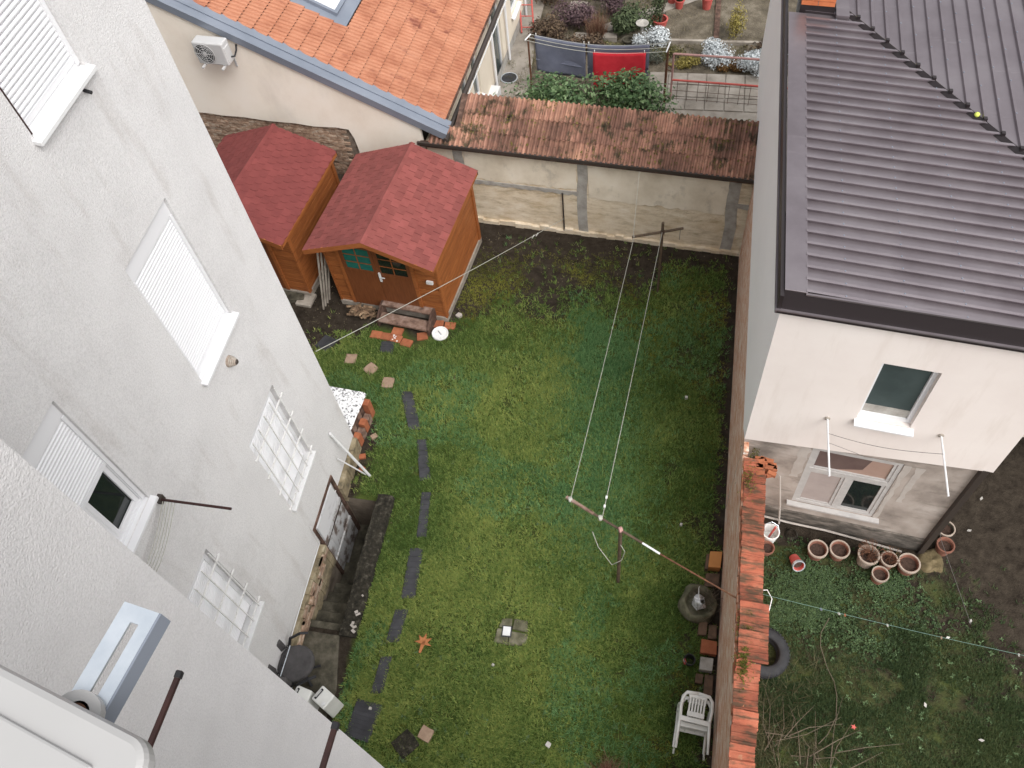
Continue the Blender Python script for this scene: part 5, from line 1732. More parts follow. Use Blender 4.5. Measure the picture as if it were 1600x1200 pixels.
tag(MB().tube([(-4.90, 6.28, -.02), (-5.16, 6.10, .85)], .014, 8).build('leaning_stick', 'white_paint'), 'thin white stick leaning beside the thick white pole', 'stick')

# clothes rods on the house walls
t = thing('clothes_rod', 'dark iron rod with pale lines under the half open shutter', 'clothes rod', (-5.176, 3.20, 5.16), 0)
MB().tube([(.0, 0, 0), (.87, 0, .0)], .016, 8).build('rod', 'rust_paint', t)
MB().box(-.005, .06, -.03, .05, -.06, .03).build('wall_plate', 'brown_metal', t)
for k in range(5):
    x = .07 + .035 * k
    a, b = Vector((x, 0, -.01)), Vector((x + .05, -1.25, -.02))
    MB().tube([a.lerp(b, i / 8) + Vector((0, 0, -.16 * math.sin(PI * i / 8))) for i in range(9)], .005, 5).build('line', 'wire_white', t)
MB().tube([(.0, -1.25, 0), (.87, -1.25, .0)], .016, 8).build('rod', 'rust_paint', t)
for (tip, base, lab) in (((-1.333, .482, 10.5), (-1.36, -.46, 10.5), 'brown iron rod in front of the plastered wing, nearer the white unit'), ((-.812, .416, 10.5), (-.84, -.52, 10.5), 'brown iron rod crossing the edge of the plastered wing at the bottom')):
    t = thing('clothes_rod', lab, 'clothes rod', (0, 0, 0), 0, 'brown rods under the window')
    MB().tube([base, tip], .0105, 4).build('rod', 'rust_paint', t)
    tp = Vector(tip)
    MB().mbox(Matrix.Translation(tp + Vector((0, -.012, 0))), .0095, .010, .0095).build('end_stop', 'black_plastic', t)

# ---- outdoor unit just below the camera
t = thing('metal_casing', 'white rounded metal casing on a slotted galvanised bracket in the bottom left corner', 'casing', (-.515, .105, 11.985), R(-13.4))
# local: x to the right along the front, y out; origin at the front right corner
mb = MB()
r = .035
corner = [(-r + r * math.cos(a), -r + r * math.sin(a)) for a in np.linspace(PI / 2, 0, 9)]
poly = [(-.95, 0)] + corner + [(0, -.36), (-.95, -.36)]
mb.prism(poly[::-1], 0, .035)
mb.build('casing', 'casing_top', t, bevel=0.010, fix=True)
MB().prism([(-.93, -.040), (-.055, -.046), (-.04, -.34), (-.93, -.34)][::-1], .034, .041).build('top_panel', 'casing_top', t, bevel=0.006, fix=True)
MB().box(-.94, -.04, -.100, -.097, .040, .0425).build('panel_seam', 'rubber', t)
# mounting foot with its open slot, and bolt
inv = Matrix.Rotation(R(13.4), 3, 'Z')
loc = lambda x, y, z: tuple(inv @ Vector((x + .515, y - .105, 0))) [:2] + (z - 11.985,)
mb = MB()
fx, fy = -.662, .128
ring = [(fx + .035 * math.cos(a), fy + .035 * math.sin(a)) for a in np.linspace(R(-60), R(200), 14)]
inner = [(fx + .017 * math.cos(a), fy + .017 * math.sin(a)) for a in np.linspace(R(200), R(-20), 12)]
mb = MB()
outer = [(fx + .034 * math.cos(a), fy + .030 * math.sin(a)) for a in np.linspace(R(-75), R(225), 20)]
inn = [(fx + .016 * math.cos(a), fy + .014 * math.sin(a)) for a in np.linspace(R(-75), R(225), 20)]
for i in range(19):
    for z0, z1 in ((0, .012),):
        q = [(*outer[i], z0), (*outer[i + 1], z0), (*inn[i + 1], z0), (*inn[i], z0), (*outer[i], z1), (*outer[i + 1], z1), (*inn[i + 1], z1), (*inn[i], z1)]
        mb.add(q, [(0, 3, 2, 1), (4, 5, 6, 7), (0, 1, 5, 4), (2, 3, 7, 6), (0, 4, 7, 3), (1, 2, 6, 5)])
mb.v = [loc(x, y, 11.958 + z) for x, y, z in mb.v]
mb.build('mounting_foot', 'casing_top', t, fix=True)
mb = MB().box(fx - .03, fx + .05, fy - .12, fy - .02, .0, .012)
mb.v = [loc(x, y, 11.955 + z) for x, y, z in mb.v]
mb.build('foot_tab', 'casing_white', t)
MB().lathe([(.017, 0), (.017, .004), (.010, .004), (.010, 0)], 20, Matrix.Translation(loc(fx + .002, fy, 11.966))).build('washer', 'rust', t)
MB().tube([loc(fx + .018, fy - .006, 11.966), loc(fx + .018, fy - .006, 11.975)], .006, 8).build('bolt', 'black_plastic', t)
# slotted bracket arm (angle section)
A = Vector((-.668, .10, 0))
Bv = Vector((-.642, .272, 0))
dv = (Bv - A).normalized()
nv = Vector((dv.y, -dv.x, 0))
def bk_(mb, l0, l1, n0, n1, z0, z1):
    q = []
    for z in (z0, z1):
        for (l, n_) in ((l0, n0), (l1, n0), (l1, n1), (l0, n1)):
            p = A + dv * l + nv * n_
            q.append(loc(p.x, p.y, z))
    mb.add(q, [(0, 1, 2, 3), (7, 6, 5, 4), (0, 4, 5, 1), (1, 5, 6, 2), (2, 6, 7, 3), (3, 7, 4, 0)])


mb = MB()
LL = (Bv - A).length
bk_(mb, -.2, LL, -.029, -.0055, 11.951, 11.955)
bk_(mb, -.2, LL, .0075, .026, 11.951, 11.955)
bk_(mb, LL - .022, LL, -.0055, .0075, 11.951, 11.955)
bk_(mb, -.2, .0, -.0055, .0075, 11.951, 11.955)
mb.build('bracket_arm', 'galvanised', t, fix=True)
mb = MB()
bk_(mb, -.2, LL, .0262, .0295, 11.925, 11.955)
mb.build('bracket_flange', 'zinc', t, fix=True)

# ================================================================ FAR GARDEN
for (cx, cy, rx, ry, rz_, n, lab, sd) in ((-2.90, 15.72, .92, .55, 1.30, 3200, 'glossy laurel hedge mound behind the shed roof, left', 3), (-1.30, 15.75, .98, .60, 1.45, 3600, 'glossy laurel hedge mound behind the shed roof, right under the red towel', 5)):
    t = thing('laurel_hedge', lab, 'hedge', (cx, cy, 0), 0, 'laurel mounds')
    V, tn = leaf_cloud((0, 0, rz_ * .45), (rx * 1.15, ry * 1.15, rz_ * .66), n, .10, seed=sd, shell=.62, asp=.5, up=.7, lumps=16)
    tri_mesh('foliage', V, tn, 'laurel', t)
    mb = MB()
    for i in range(9):
        a = random.random() * 6.28
        mb.tube([(0, 0, -.03), (rx * .4 * math.cos(a), ry * .4 * math.sin(a), rz_ * .4), (rx * .7 * math.cos(a), ry * .7 * math.sin(a), rz_ * .75)], [.02, .012, .006], 5)
    mb.build('stem', 'twig', t)

# drying frame with towels
t = thing('drying_frame', 'clothes drying frame of two posts and pale lines in the far garden', 'drying frame', (0, 0, 0))
ends = [((-3.70, 16.78), (-3.60, 17.02)), ((-.50, 16.50), (-.44, 16.86))]
for (a, b) in ends:
    m_ = ((a[0] + b[0]) / 2, (a[1] + b[1]) / 2)
    MB().tube([(m_[0], m_[1], -.1), (m_[0], m_[1], 1.6)], .022, 8).build('post', 'rust', t)
    MB().tube([(a[0], a[1], 1.6), (b[0], b[1], 1.6)], .016, 8).build('arm', 'white_paint', t)


def hang(f, k):
    a = Vector((*ends[0][0], 1.6)).lerp(Vector((*ends[0][1], 1.6)), f)
    b = Vector((*ends[1][0], 1.6)).lerp(Vector((*ends[1][1], 1.6)), f)
    return a.lerp(b, k) + Vector((0, 0, -.17 * math.sin(PI * k)))


for f in (.05, .5, .95):
    MB().tube([hang(f, i / 14) for i in range(15)], .007, 5).build('line', 'wire_white', t)


def towel(name, label, f, k0, k1, drop, mat, fold, group=None):
    """cloth doubled over a line, with shallow folds"""
    t = thing(name, label, 'towel', (0, 0, 0), 0, group)
    nu, nv_ = 22, 12
    mb = MB()
    for j in range(nv_ + 1):
        for i in range(nu + 1):
            k = k0 + (k1 - k0) * i / nu
            p = hang(f, k)
            d = drop * j / nv_
            w = .012 + .035 * (j / nv_) * math.sin(i * fold + .6 * math.sin(j * .5))
            mb.v.append((p.x, p.y - .012 - w, p.z - d + .01))
    mb.f = [(j * (nu + 1) + i, (j + 1) * (nu + 1) + i, (j + 1) * (nu + 1) + i + 1, j * (nu + 1) + i + 1) for j in range(nv_) for i in range(nu)]
    o = mb.build('front_fall', mat, t, smooth=True)
    s = o.modifiers.new('thick', 'SOLIDIFY')
    s.thickness = .006
    mb = MB()
    for j in range(nv_ + 1):
        for i in range(nu + 1):
            k = k0 + (k1 - k0) * i / nu
            p = hang(f, k)
            d = drop * .62 * j / nv_
            mb.v.append((p.x, p.y + .014 + .02 * (j / nv_), p.z - d + .01))
    mb.f = [(j * (nu + 1) + i, j * (nu + 1) + i + 1, (j + 1) * (nu + 1) + i + 1, (j + 1) * (nu + 1) + i) for j in range(nv_) for i in range(nu)]
    mb.build('back_fall', mat, t, smooth=True)
    MB().add([v_ for i in range(2) for v_ in ((*hang(f, k0 if i == 0 else k1)[:2], hang(f, k0)[2] - drop * .63),)] + [(hang(f, k1).x, hang(f, k1).y - .03, hang(f, k1).z - drop * .66), (hang(f, k0).x, hang(f, k0).y - .03, hang(f, k0).z - drop * .66)], [(0, 1, 2, 3)]).build('hem', mat, t)
    for k in (k0 + .01, k1 - .01):
        p = hang(f, k)
        MB().mbox(Matrix.Translation(p + Vector((0, 0, .025))), .008, .014, .035).build('peg', 'white_plastic', t)
    return t


towel('hanging_towel', 'wide slate grey towel at the left end of the drying frame', .95, .03, .40, .92, 'towel_grey', .33, 'grey towels')
towel('hanging_towel', 'slate grey towel half hidden behind the red one', .95, .415, .86, .88, 'towel_grey', .27, 'grey towels')
towel('hanging_towel', 'bright red towel on the drying frame', .05, .49, .86, .98, 'towel_red', .3)

# gate of pipes and wire mesh
t = thing('mesh_gate', 'pinkish pipe gate with wire mesh behind the shed roof', 'gate', (0, 0, 0))
gx0, gx1, gy0, gy1 = -.34, 2.6, 16.88, 16.70
MB().tube([(gx0, gy0, -.05), (gx0, gy0, 1.30)], .022, 8).build('post', 'pink_rail', t)
MB().tube([(gx1, gy1, -.05), (gx1, gy1, 1.30)], .022, 8).build('post', 'pink_rail', t)
MB().tube([(gx0, gy0, 1.30), (gx1, gy1, 1.30)], .026, 8).build('rail', 'pink_rail', t)
MB().tube([(gx0, gy0, .62), (gx1, gy1, .62)], .024, 8).build('rail', 'red_paint', t)
for i in range(12):
    x = gx0 + .14 + i * .235
    y = gy0 + (gy1 - gy0) * (x - gx0) / (gx1 - gx0)
    MB().tube([(x, y, .02), (x, y, .62)], .006, 5).build('mesh_wire', 'dark_timber', t)
for z in (.12, .34, .54):
    MB().tube([(gx0, gy0, z), (gx1, gy1, z)], .006, 5).build('mesh_wire', 'dark_timber', t)
for i in range(2):
    MB().tube([(gx0 - .02, gy0 + .02, .95 - .12 * i), (gx0 - .16, gy0 + .1, .95 - .12 * i)], .012, 6).build('bracket', 'rust', t)
MB().tube([(gx0 - .16, gy0 + .1, -.02), (gx0 - .16, gy0 + .1, 1.0)], .015, 6).build('post', 'rust', t)

# plants
SP = 'dusty_silver'
shrub('silver_plant', 'white-leaved plant behind the right end of the drying frame', 'plant', (-.95, 19.05), (.52, .42, .42), 3600, .05, SP, 4, 'silver plants', 21, shell=.3, asp=.6)
shrub('silver_plant', 'white-leaved plant in the middle, above the pink gate rail', 'plant', (.55, 18.55), (.62, .50, .42), 4200, .05, SP, 4, 'silver plants', 22, shell=.3, asp=.6)
shrub('silver_plant', 'white-leaved plant next to the white side wall of the pink house', 'plant', (1.78, 18.00), (.66, .52, .50), 5200, .05, SP, 4, 'silver plants', 23, shell=.3, asp=.6)
shrub('grey_shrub', 'grey-green lavender mound right of the red towel', 'shrub', (-.95, 18.28), (.42, .32, .36), 1200, .07, 'lavender', 5, None, 24, asp=.2)
shrub('herb_patch', 'yellow flowering ground plant under the pink gate rail', 'plant', (-.02, 18.22), (.50, .30, .20), 900, .06, 'yellow_herb', 3, None, 25)
shrub('herb_patch', 'rusty brown ground plant between the two larger white-leaved plants', 'plant', (1.02, 18.18), (.42, .28, .18), 800, .06, 'rust_herb', 3, None, 26)
shrub('herb_patch', 'dull olive ground plant left of the gate post', 'plant', (-.55, 18.62), (.45, .35, .2), 700, .06, 'olive_herb', 3, None, 27)
shrub('herb_patch', 'yellowish low plant below the green garden shrub', 'plant', (-2.0, 18.8), (.45, .3, .2), 600, .07, 'olive_herb', 3, None, 47)
shrub('conifer_shrub', 'small yellow-green conifer at the edge of the gravel plot', 'shrub', (1.06, 19.35), (.30, .28, .75), 900, .07, 'yellow_herb', 4, None, 28, asp=.3)
shrub('olive_shrub', 'olive-brown round shrub by the path at the left of the far garden', 'shrub', (-3.45, 18.95), (.62, .55, .65), 2200, .08, 'brown_shrub', 7, None, 29)
shrub('purple_shrub', 'dull purple shrub behind the olive-brown one', 'shrub', (-2.95, 19.75), (.60, .5, .65), 1800, .08, 'purple_shrub', 6, None, 30)
shrub('purple_shrub', 'dark red-brown shrub at the top edge, right of the purple shrub', 'shrub', (-2.15, 20.55), (.6, .5, .6), 1500, .08, 'purple_shrub', 6, None, 31)
shrub('green_shrub', 'grey-green spreading shrub above the drying lines', 'shrub', (-1.62, 19.55), (.60, .48, .52), 1900, .09, 'green_shrub', 6, None, 32)
shrub('dark_shrub', 'dark shrub at the top left of the far garden', 'shrub', (-3.75, 21.0), (.7, .6, .7), 1500, .09, 'brown_shrub', 6, None, 33)
shrub('brown_shrub', 'low brown shrub along the front of the far bed', 'shrub', (-2.55, 18.75), (.65, .4, .35), 1200, .08, 'brown_shrub', 5, None, 34)
shrub('brown_shrub', 'low dark plant at the foot of the gravel plot edging', 'shrub', (2.0, 18.9), (.8, .35, .35), 1100, .08, 'brown_shrub', 5, None, 35)
shrub('potted_bamboo', 'tall leafy green plant in a red pot behind the white-leaved plant', 'plant', (-.82, 19.85), (.24, .24, 1.1), 1100, .10, 'green_shrub', 6, None, 36, asp=.25)
MB().lathe([(.001, .01), (.15, .0), (.2, .22), (.21, .24), (.17, .24)], 20).build('pot', 'red_paint', bpy.data.objects['potted_bamboo'])
t = thing('red_grass', 'tuft of reddish ornamental grass in the far bed', 'grass', (-2.38, 19.35, 0))
P = np.stack([rng.normal(size=90) * .09, rng.normal(size=90) * .09, np.zeros(90)], 1)
a, b = blades(P, 6, .62, .014, .62, rng.random(90), .05)
tri_mesh('blades', a, b, 'red_grass', t)
for (x, y, r, h, lab) in ((-.58, 20.85, .14, .24, 'red flower pot at the top edge, left of three'), (-.38, 20.6, .12, .2, 'small red flower pot at the top edge, middle of three'), (.32, 20.6, .14, .28, 'red flower pot at the top edge, right of three')):
    t = thing('garden_pot', lab, 'pot', (x, y, .08), 0, 'red pots in the far garden')
    MB().lathe([(.001, 0), (r * .72, 0), (r, h), (r * 1.1, h), (r * 1.1, h + .03), (r * .88, h + .03), (r * .8, h * .8), (.001, h * .8)], 20).build('pot', 'red_paint', t)
    P = np.stack([rng.normal(size=16) * r * .3, rng.normal(size=16) * r * .3, np.full(16, h * .8)], 1)
    a, b = blades(P, 4, .5, .02, .6, rng.random(16), .03)
    tri_mesh('plant', a, b, 'green_shrub', t)
for (x, y, w_, d_, rz_, lab) in ((-2.75, 19.2, .2, .13, .1, 'flat grey stone below the purple shrub'), (-2.02, 19.25, .18, .11, -.3, 'flat grey stone right of the reddish grass'), (-3.0, 20.5, .26, .2, .2, 'pale square slab at the top of the far bed')):
    o = flat_piece('flat_stone', lab, 'stone', [(x - w_, y - d_), (x + w_, y - d_ * .8), (x + w_ * .9, y + d_), (x - w_ * .85, y + d_ * 1.1)], .14, 'path_concrete', 'flat stones in the far bed')
t = thing('bird_bath', 'small pale bird bath behind the drying frame', 'bird bath', (-1.22, 19.18, .0))
MB().lathe([(.10, 0), (.04, .05), (.035, .42), (.06, .46), (.15, .52), (.16, .55), (.14, .55), (.05, .5), (.001, .5)], 20).build('basin', 'grey_concrete', t)
t = thing('garden_pot', 'small dark planter with a pale rim left of the bird bath', 'pot', (-1.55, 18.95, .02), 0)
MB().lathe([(.001, 0), (.09, 0), (.12, .2), (.14, .2), (.14, .23), (.11, .23), (.1, .15), (.001, .15)], 20).build('pot', 'old_concrete', t)

# dense grass and canes along the far end
k = 2600
P = np.stack([rng.uniform(.7, 4.5, k), rng.uniform(21.3, 23.5, k), np.full(k, .02)], 1)
a, b = blades(P, 6, .55, .02, .6, rng.random(k), .05)
tag(tri_mesh('tall_grass', a, b, 'green_shrub'), 'tall green grass growing along the far end of the gravel plot', 'grass', kind='stuff')
k = 900
P = np.stack([rng.uniform(-4.0, 3.8, k), rng.uniform(18.2, 24, k), np.full(k, .02)], 1)
P = P[(fnoise(P[:, 0], P[:, 1], .9) > .42)]
a, b = blades(P, 6, .16, .012, .85, rng.random(len(P)), .06)
tag(tri_mesh('dry_ground_cover', a, b, 'dry_grass'), 'dry straw and stalks scattered over the far beds', 'ground cover', kind='stuff')
k = 1500
P = np.stack([rng.uniform(-4.0, 3.8, k), rng.uniform(18.1, 23, k), np.full(k, .02)], 1)
P = P[(fnoise(P[:, 0] + 5, P[:, 1], 1.1) > .5)]
a, b = blades(P, 7, .10, .016, .85, rng.random(len(P)), .07)
tag(tri_mesh('low_ground_cover', a, b, 'olive_herb'), 'low olive weeds covering the far beds', 'ground cover', kind='stuff')
k = 500
P = np.stack([rng.uniform(-4.6, -3.6, k), rng.uniform(16.5, 19, k), np.full(k, .07)], 1)
P = P[(fnoise(P[:, 0] * 2, P[:, 1], 1.6) > .5)]
a, b = blades(P, 6, .05, .012, .85, rng.random(len(P)), .06)
tag(tri_mesh('path_moss', a, b, 'olive_herb'), 'olive moss on the path beside the far house', 'moss', kind='stuff')

# ================================================================ NEIGHBOUR YARD
def pot(x, y, r, h, mat, rim, label, tilt=(0, 0), twigs=0):
    t = thing('flower_pot', label, 'pot', (x, y, 0 if not any(tilt) else r * .8), 0, 'pots below the grey wall')
    t.rotation_euler = (tilt[0], tilt[1], 0)
    MB().lathe([(.001, 0.0), (r * .72, 0), (r * .93, h), (r * .80, h), (r * .74, h * .72), (.001, h * .72)], 28).build('pot', mat, t, smooth=False)
    MB().lathe([(r * .90, h - .03), (r, h - .03), (r, h + .012), (r * .86, h + .012), (r * .84, h - .03)], 28).build('rim', rim, t)
    MB().lathe([(.001, h * .74), (r * .76, h * .74)], 20).build('soil', 'pot_soil', t)
    if twigs:
        mb = MB()
        for i in range(twigs):
            a = random.random() * 6.28
            q = random.random() * r * .6
            mb.tube([(q * math.cos(a), q * math.sin(a), h * .7), (q * 1.3 * math.cos(a + .3), q * 1.3 * math.sin(a + .3), h + .08), (r * 1.2 * math.cos(a + .8), r * 1.2 * math.sin(a + .8), h + .1 + random.random() * .08)], .003, 4)
        tag(mb.build('dry_twigs', 'rust', t), kind='stuff')
    return t


pot(2.74, 5.83, .155, .24, 'terracotta', 'pot_pale', 'flower pot with pale rim at the left end of the row under the window')
pot(3.07, 5.87, .155, .24, 'terracotta', 'pot_pale', 'flower pot with pale rim second from the left in the row')
pot(3.49, 5.82, .165, .28, 'pot_pale', 'pot_pale', 'pale flower pot with dry stems in the middle of the row', twigs=40)
pot(3.80, 5.81, .13, .24, 'terracotta', 'pot_pale', 'smaller flower pot with rusty stems second from the right in the row', twigs=26)
pot(4.09, 5.78, .165, .24, 'terracotta', 'pot_pale', 'flower pot with pale rim at the right end of the row')
pot(3.66, 5.55, .13, .22, 'terracotta', 'pot_pale', 'flower pot standing forward of the row on the grass')
pot(4.66, 6.17, .135, .22, 'terracotta', 'terracotta', 'red flower pot with a trowel handle by the house corner')
pot(4.70, 6.47, .14, .20, 'old_concrete', 'pot_pale', 'dark bowl with a thin rim behind the red corner pot')
pot(1.98, 5.78, .115, .16, 'terracotta', 'terracotta', 'shallow terracotta pot beside the tile coping')
pot(2.40, 5.70, .10, .22, 'red_paint', 'galvanised', 'toppled red and silver tin below the window', tilt=(R(55), R(25)))
t = thing('paint_bucket', 'open white bucket with tools between the coping and the grey wall', 'bucket', (2.02, 6.02, 0))
MB().lathe([(.001, .01), (.11, .0), (.13, .24), (.138, .24), (.138, .26), (.122, .26), (.105, .03), (.001, .03)], 24).build('bucket', 'bucket_white', t)
MB().tube([(-.13, 0, .25), (-.10, .08, .33), (0, .12, .36), (.10, .08, .33), (.13, 0, .25)], .005, 5).build('handle', 'galvanised', t)
MB().tube([(0, 0, .05), (.05, .02, .4)], .018, 6).build('tool', 'red_paint', t)
mb = MB()
for i in range(4):
    mb.lathe([(.10 - .01 * i, .02 * i), (.108 - .01 * i, .02 * i + .008), (.10 - .01 * i, .02 * i + .016)], 22, Matrix.Translation((2.38, 6.12, .0)))
tag(mb.build('coiled_hose', 'moss_concrete'), 'small coiled dark hose at the foot of the drain pipe', 'hose')
t = thing('car_tyre', 'black car tyre lying on the grass beside the brick wall', 'tyre', (1.94, 4.12, .0), 0)
t.scale = (1.1, 1.1, 1.1)
t.rotation_euler = (R(4), R(5), 0)
MB().lathe([(.19, .02), (.21, .0), (.29, .0), (.33, .035), (.335, .10), (.33, .165), (.29, .2), (.21, .2), (.19, .18), (.20, .15), (.27, .13), (.27, .07), (.20, .05), (.19, .02)], 40).build('carcass', 'tyre', t, smooth=True)
mb = MB()
for i in range(44):
    a = i * 2 * PI / 44
    mb.mbox(Matrix.Rotation(a, 4, 'Z') @ Matrix.Translation((.335, 0, .1)) @ Matrix.Rotation(.5, 4, 'X'), .006, .012, .07)
mb.build('tread', 'tyre', t)
# washing line with pegs
a, b = Vector((1.60, 4.235, 2.12)), Vector((6.6, 3.80, 2.02))
pts = [a.lerp(b, i / 20) + Vector((0, 0, -.10 * math.sin(PI * i / 20))) for i in range(21)]
t = thing('washing_line', 'thin green washing line with pegs over the neighbour yard', 'clothesline', (0, 0, 0))
MB().tube(pts, .0028, 5).build('cord', 'wire_green', t)
for f, m_ in ((.155, 'towel_grey'), (.20, 'litter'), (.215, 'paver_red'), (.32, 'litter'), (.45, 'sandstone'), (.63, 'litter')):
    p = a.lerp(b, f) + Vector((0, 0, -.10 * math.sin(PI * f)))
    MB().mbox(Matrix.Translation(p + Vector((0, 0, -.02))) @ Matrix.Rotation(random.uniform(-.6, .6), 4, 'Y'), .009, .010, .024).build('peg', m_, t)
tag(MB().tube([(2.92, 4.80, .06), (2.79, 4.55, .07), (2.78, 4.35, .06), (2.86, 4.05, .07), (2.96, 3.85, .06), (2.99, 3.65, .07), (2.97, 3.35, .06), (2.85, 3.1, .07), (2.72, 2.95, .06)], .006, 6).build('ground_cord', 'twig'), 'thin cord curling across the neighbour grass', 'cord')
tag(MB().tube([(4.28, 6.9, 1.1), (4.55, 6.2, .35), (4.95, 5.0, .06)], .004, 5).build('stay_line', 'wire_dark'), 'thin stay line running down to the dark soil', 'cord')
mb = MB()
tw = thing('bent_wire', 'bent pale wire frame beside the tile coping', 'wire', (0, 0, 0))
MB().tube([(1.75, 4.95, .35), (1.95, 4.98, .4), (2.02, 4.85, .4), (1.98, 4.66, .38), (1.85, 4.6, .36), (1.75, 4.63, .35)], .008, 6).build('wire', 'white_paint', tw)
MB().tube([(1.78, 4.7, 0), (1.80, 4.75, .36)], .008, 6).build('leg', 'white_paint', tw)
tag(MB().box(1.74, 1.90, 4.42, 4.47, .1, .13).build('green_strip', 'wire_green'), 'short mint green strip beside the tile coping', 'strip')
for (x, y, lab) in ((5.35, 7.15, 'white scrap on dark soil, farthest of three'), (5.1, 6.55, 'white scrap on dark soil near the stay line'), (4.95, 5.05, 'pale scrap on dark soil, nearest of three'), (4.2, 3.72, 'pale pebble in the neighbour grass'), (4.9, 3.35, 'white flower scrap near the bare earth'), (4.6, 4.75, 'white stick on the neighbour grass')):
    o = MB().prism(star(0, 0, .026, random.random()), 0, .012).build('scrap', 'litter')
    o.scale = (1.5, .8, 1)
    o.location = (x, y, .055)
    o.rotation_euler = (.2, .2, random.random() * 6)
    tag(o, lab, 'scrap')
rg = MB().lathe([(.22, -.02), (.20, .03), (.14, .06), (.07, .05), (.001, .07)], 26)
rg.v = [(x * (1 + .5 * noise.noise(Vector((x * 7, y * 7, 1)))), y * (1 + .4 * noise.noise(Vector((x * 7, y * 7, 4)))), z + .05 * noise.noise(Vector((x * 14, y * 14, 2)))) for x, y, z in rg.v]
o = rg.build('yellow_rag', 'rag_cloth', smooth=True)
o.location = (4.48, 5.95, .02)
tag(o, 'crumpled yellow-brown rag at the corner of the pink house', 'rag')
# small red maple leaf
o = MB().prism([(.04 * math.cos(i * PI / 5) * (random.uniform(.8, 1.2) if i % 2 == 0 else .5), .04 * math.sin(i * PI / 5) * (1 if i % 2 == 0 else .5)) for i in range(10)], 0, .006).build('red_leaf', 'red_paint')
o.location = (3.2, 3.25, .09)
tag(o, 'small red leaf on the neighbour grass', 'leaf')
# heap of cut branches
t = thing('branch_heap', 'tangled heap of cut branches at the bottom right beside the wall', 'branches', (2.45, 2.65, 0))
for i in range(34):
    a = random.uniform(-.5, 2.2)
    L = random.uniform(.25, 1.0)
    x, y = random.uniform(-.5, .5), random.uniform(-.6, .35)
    p0 = Vector((x, y, random.uniform(.03, .15)))
    d_ = Vector((math.cos(a), math.sin(a), random.uniform(-.05, .12)))
    m1 = p0 + d_ * L * .5 + Vector((random.uniform(-.10, .10), random.uniform(-.10, .10), random.uniform(0, .06)))
    MB().tube([p0, m1, p0 + d_ * L + Vector((random.uniform(-.08, .08), random.uniform(-.08, .08), 0))], [random.uniform(.004, .010), .005, .002], 5).build('branch', 'twig', t)

# ================================================================ GRASS AND GROUND COVER
def inside(poly, x, y):
    r = np.zeros(len(x), bool)
    n = len(poly)
    for i in range(n):
        x1, y1 = poly[i]
        x2, y2 = poly[(i + 1) % n]
        c = ((y1 > y) != (y2 > y)) & (x < (x2 - x1) * (y - y1) / (y2 - y1 + 1e-12) + x1)
        r ^= c
    return r


shrink = lambda p: [(x + (sum(q[0] for q in p) / len(p) - x) * .16, y + (sum(q[1] for q in p) / len(p) - y) * .06) for x, y in p]
BARE = [shrink(p) for p, _ in MATSP] + [[(-5.2, 1.5), (-4.30, 1.5), (-4.25, 3.45), (-4.24, 5.9), (-5.2, 5.9)], [(-6.5, 9.65), (-4.2, 9.5), (-3.9, 12.2), (-6.4, 12.4)], [(-9.5, 10.1), (-7.2, 9.95), (-6.9, 12.6), (-9.5, 12.8)],
        [(-2.12, 3.70), (-1.59, 3.70), (-1.60, 4.10), (-2.06, 4.10)], [(-5.6, 9.25), (-4.5, 9.1), (-4.45, 9.65), (-5.6, 9.9)], [(.70, 4.45), (1.3, 4.45), (1.3, 5.0), (.70, 5.0)], [(-6.1, 6.7), (-5.1, 6.7), (-5.1, 7.75), (-6.1, 7.75)]]
BARE += [[(cx - .12, cy - .12), (cx + .12, cy - .12), (cx + .12, cy + .12), (cx - .12, cy + .12)] for cx, cy in ((-5.91, 8.71), (-5.45, 8.52), (-5.02, 8.24))]


def scatter(n, x0, x1, y0, y1, dens):
    x = rng.uniform(x0, x1, n)
    y = rng.uniform(y0, y1, n)
    k = rng.random(n) < dens(x, y)
    x, y = x[k], y[k]
    for p in BARE:
        m = ~inside(p, x, y)
        x, y = x[m], y[m]
    return np.stack([x, y, gz(x, y)], 1)


BX0, BX1, BY0, BY1 = -7.3, 1.3, 1.3, 12.3
P = scatter(120000, BX0, BX1, BY0, BY1, lawn)
blue = np.exp(-(((P[:, 0] + .95 + .12 * (P[:, 1] - 8)) / .75) ** 2)) * sm(4.6, 6.0, P[:, 1]) * (1 - sm(9.6, 10.6, P[:, 1])) + .55 * (fnoise(P[:, 0] + 4, P[:, 1] + 1, .55) > .58)
isb = rng.random(len(P)) < blue * .8
yel = fnoise(P[:, 0] + 11, P[:, 1] + 2, .7)
tint = .36 + 1.3 * (yel - .45) + .55 * (fnoise(P[:, 0], P[:, 1], 4.0) - .5) - .25 * shade(P[:, 0], P[:, 1])
G1 = P[~isb]
a, b = blades(G1, 6, .085, .015, .94, tint[~isb], .04, 1.1)
tag(tri_mesh('lawn_grass', a, b, 'grass'), 'short green lawn grass covering the yard', 'grass', kind='stuff')
G2 = P[isb]
a, b = blades(G2, 6, .085, .015, .93, .30 + .5 * fnoise(G2[:, 0], G2[:, 1], 2.2), .04, 1.1)
tag(tri_mesh('lush_grass', a, b, 'grass_blue'), 'lusher blue-green grass in the middle of the lawn', 'grass', kind='stuff')
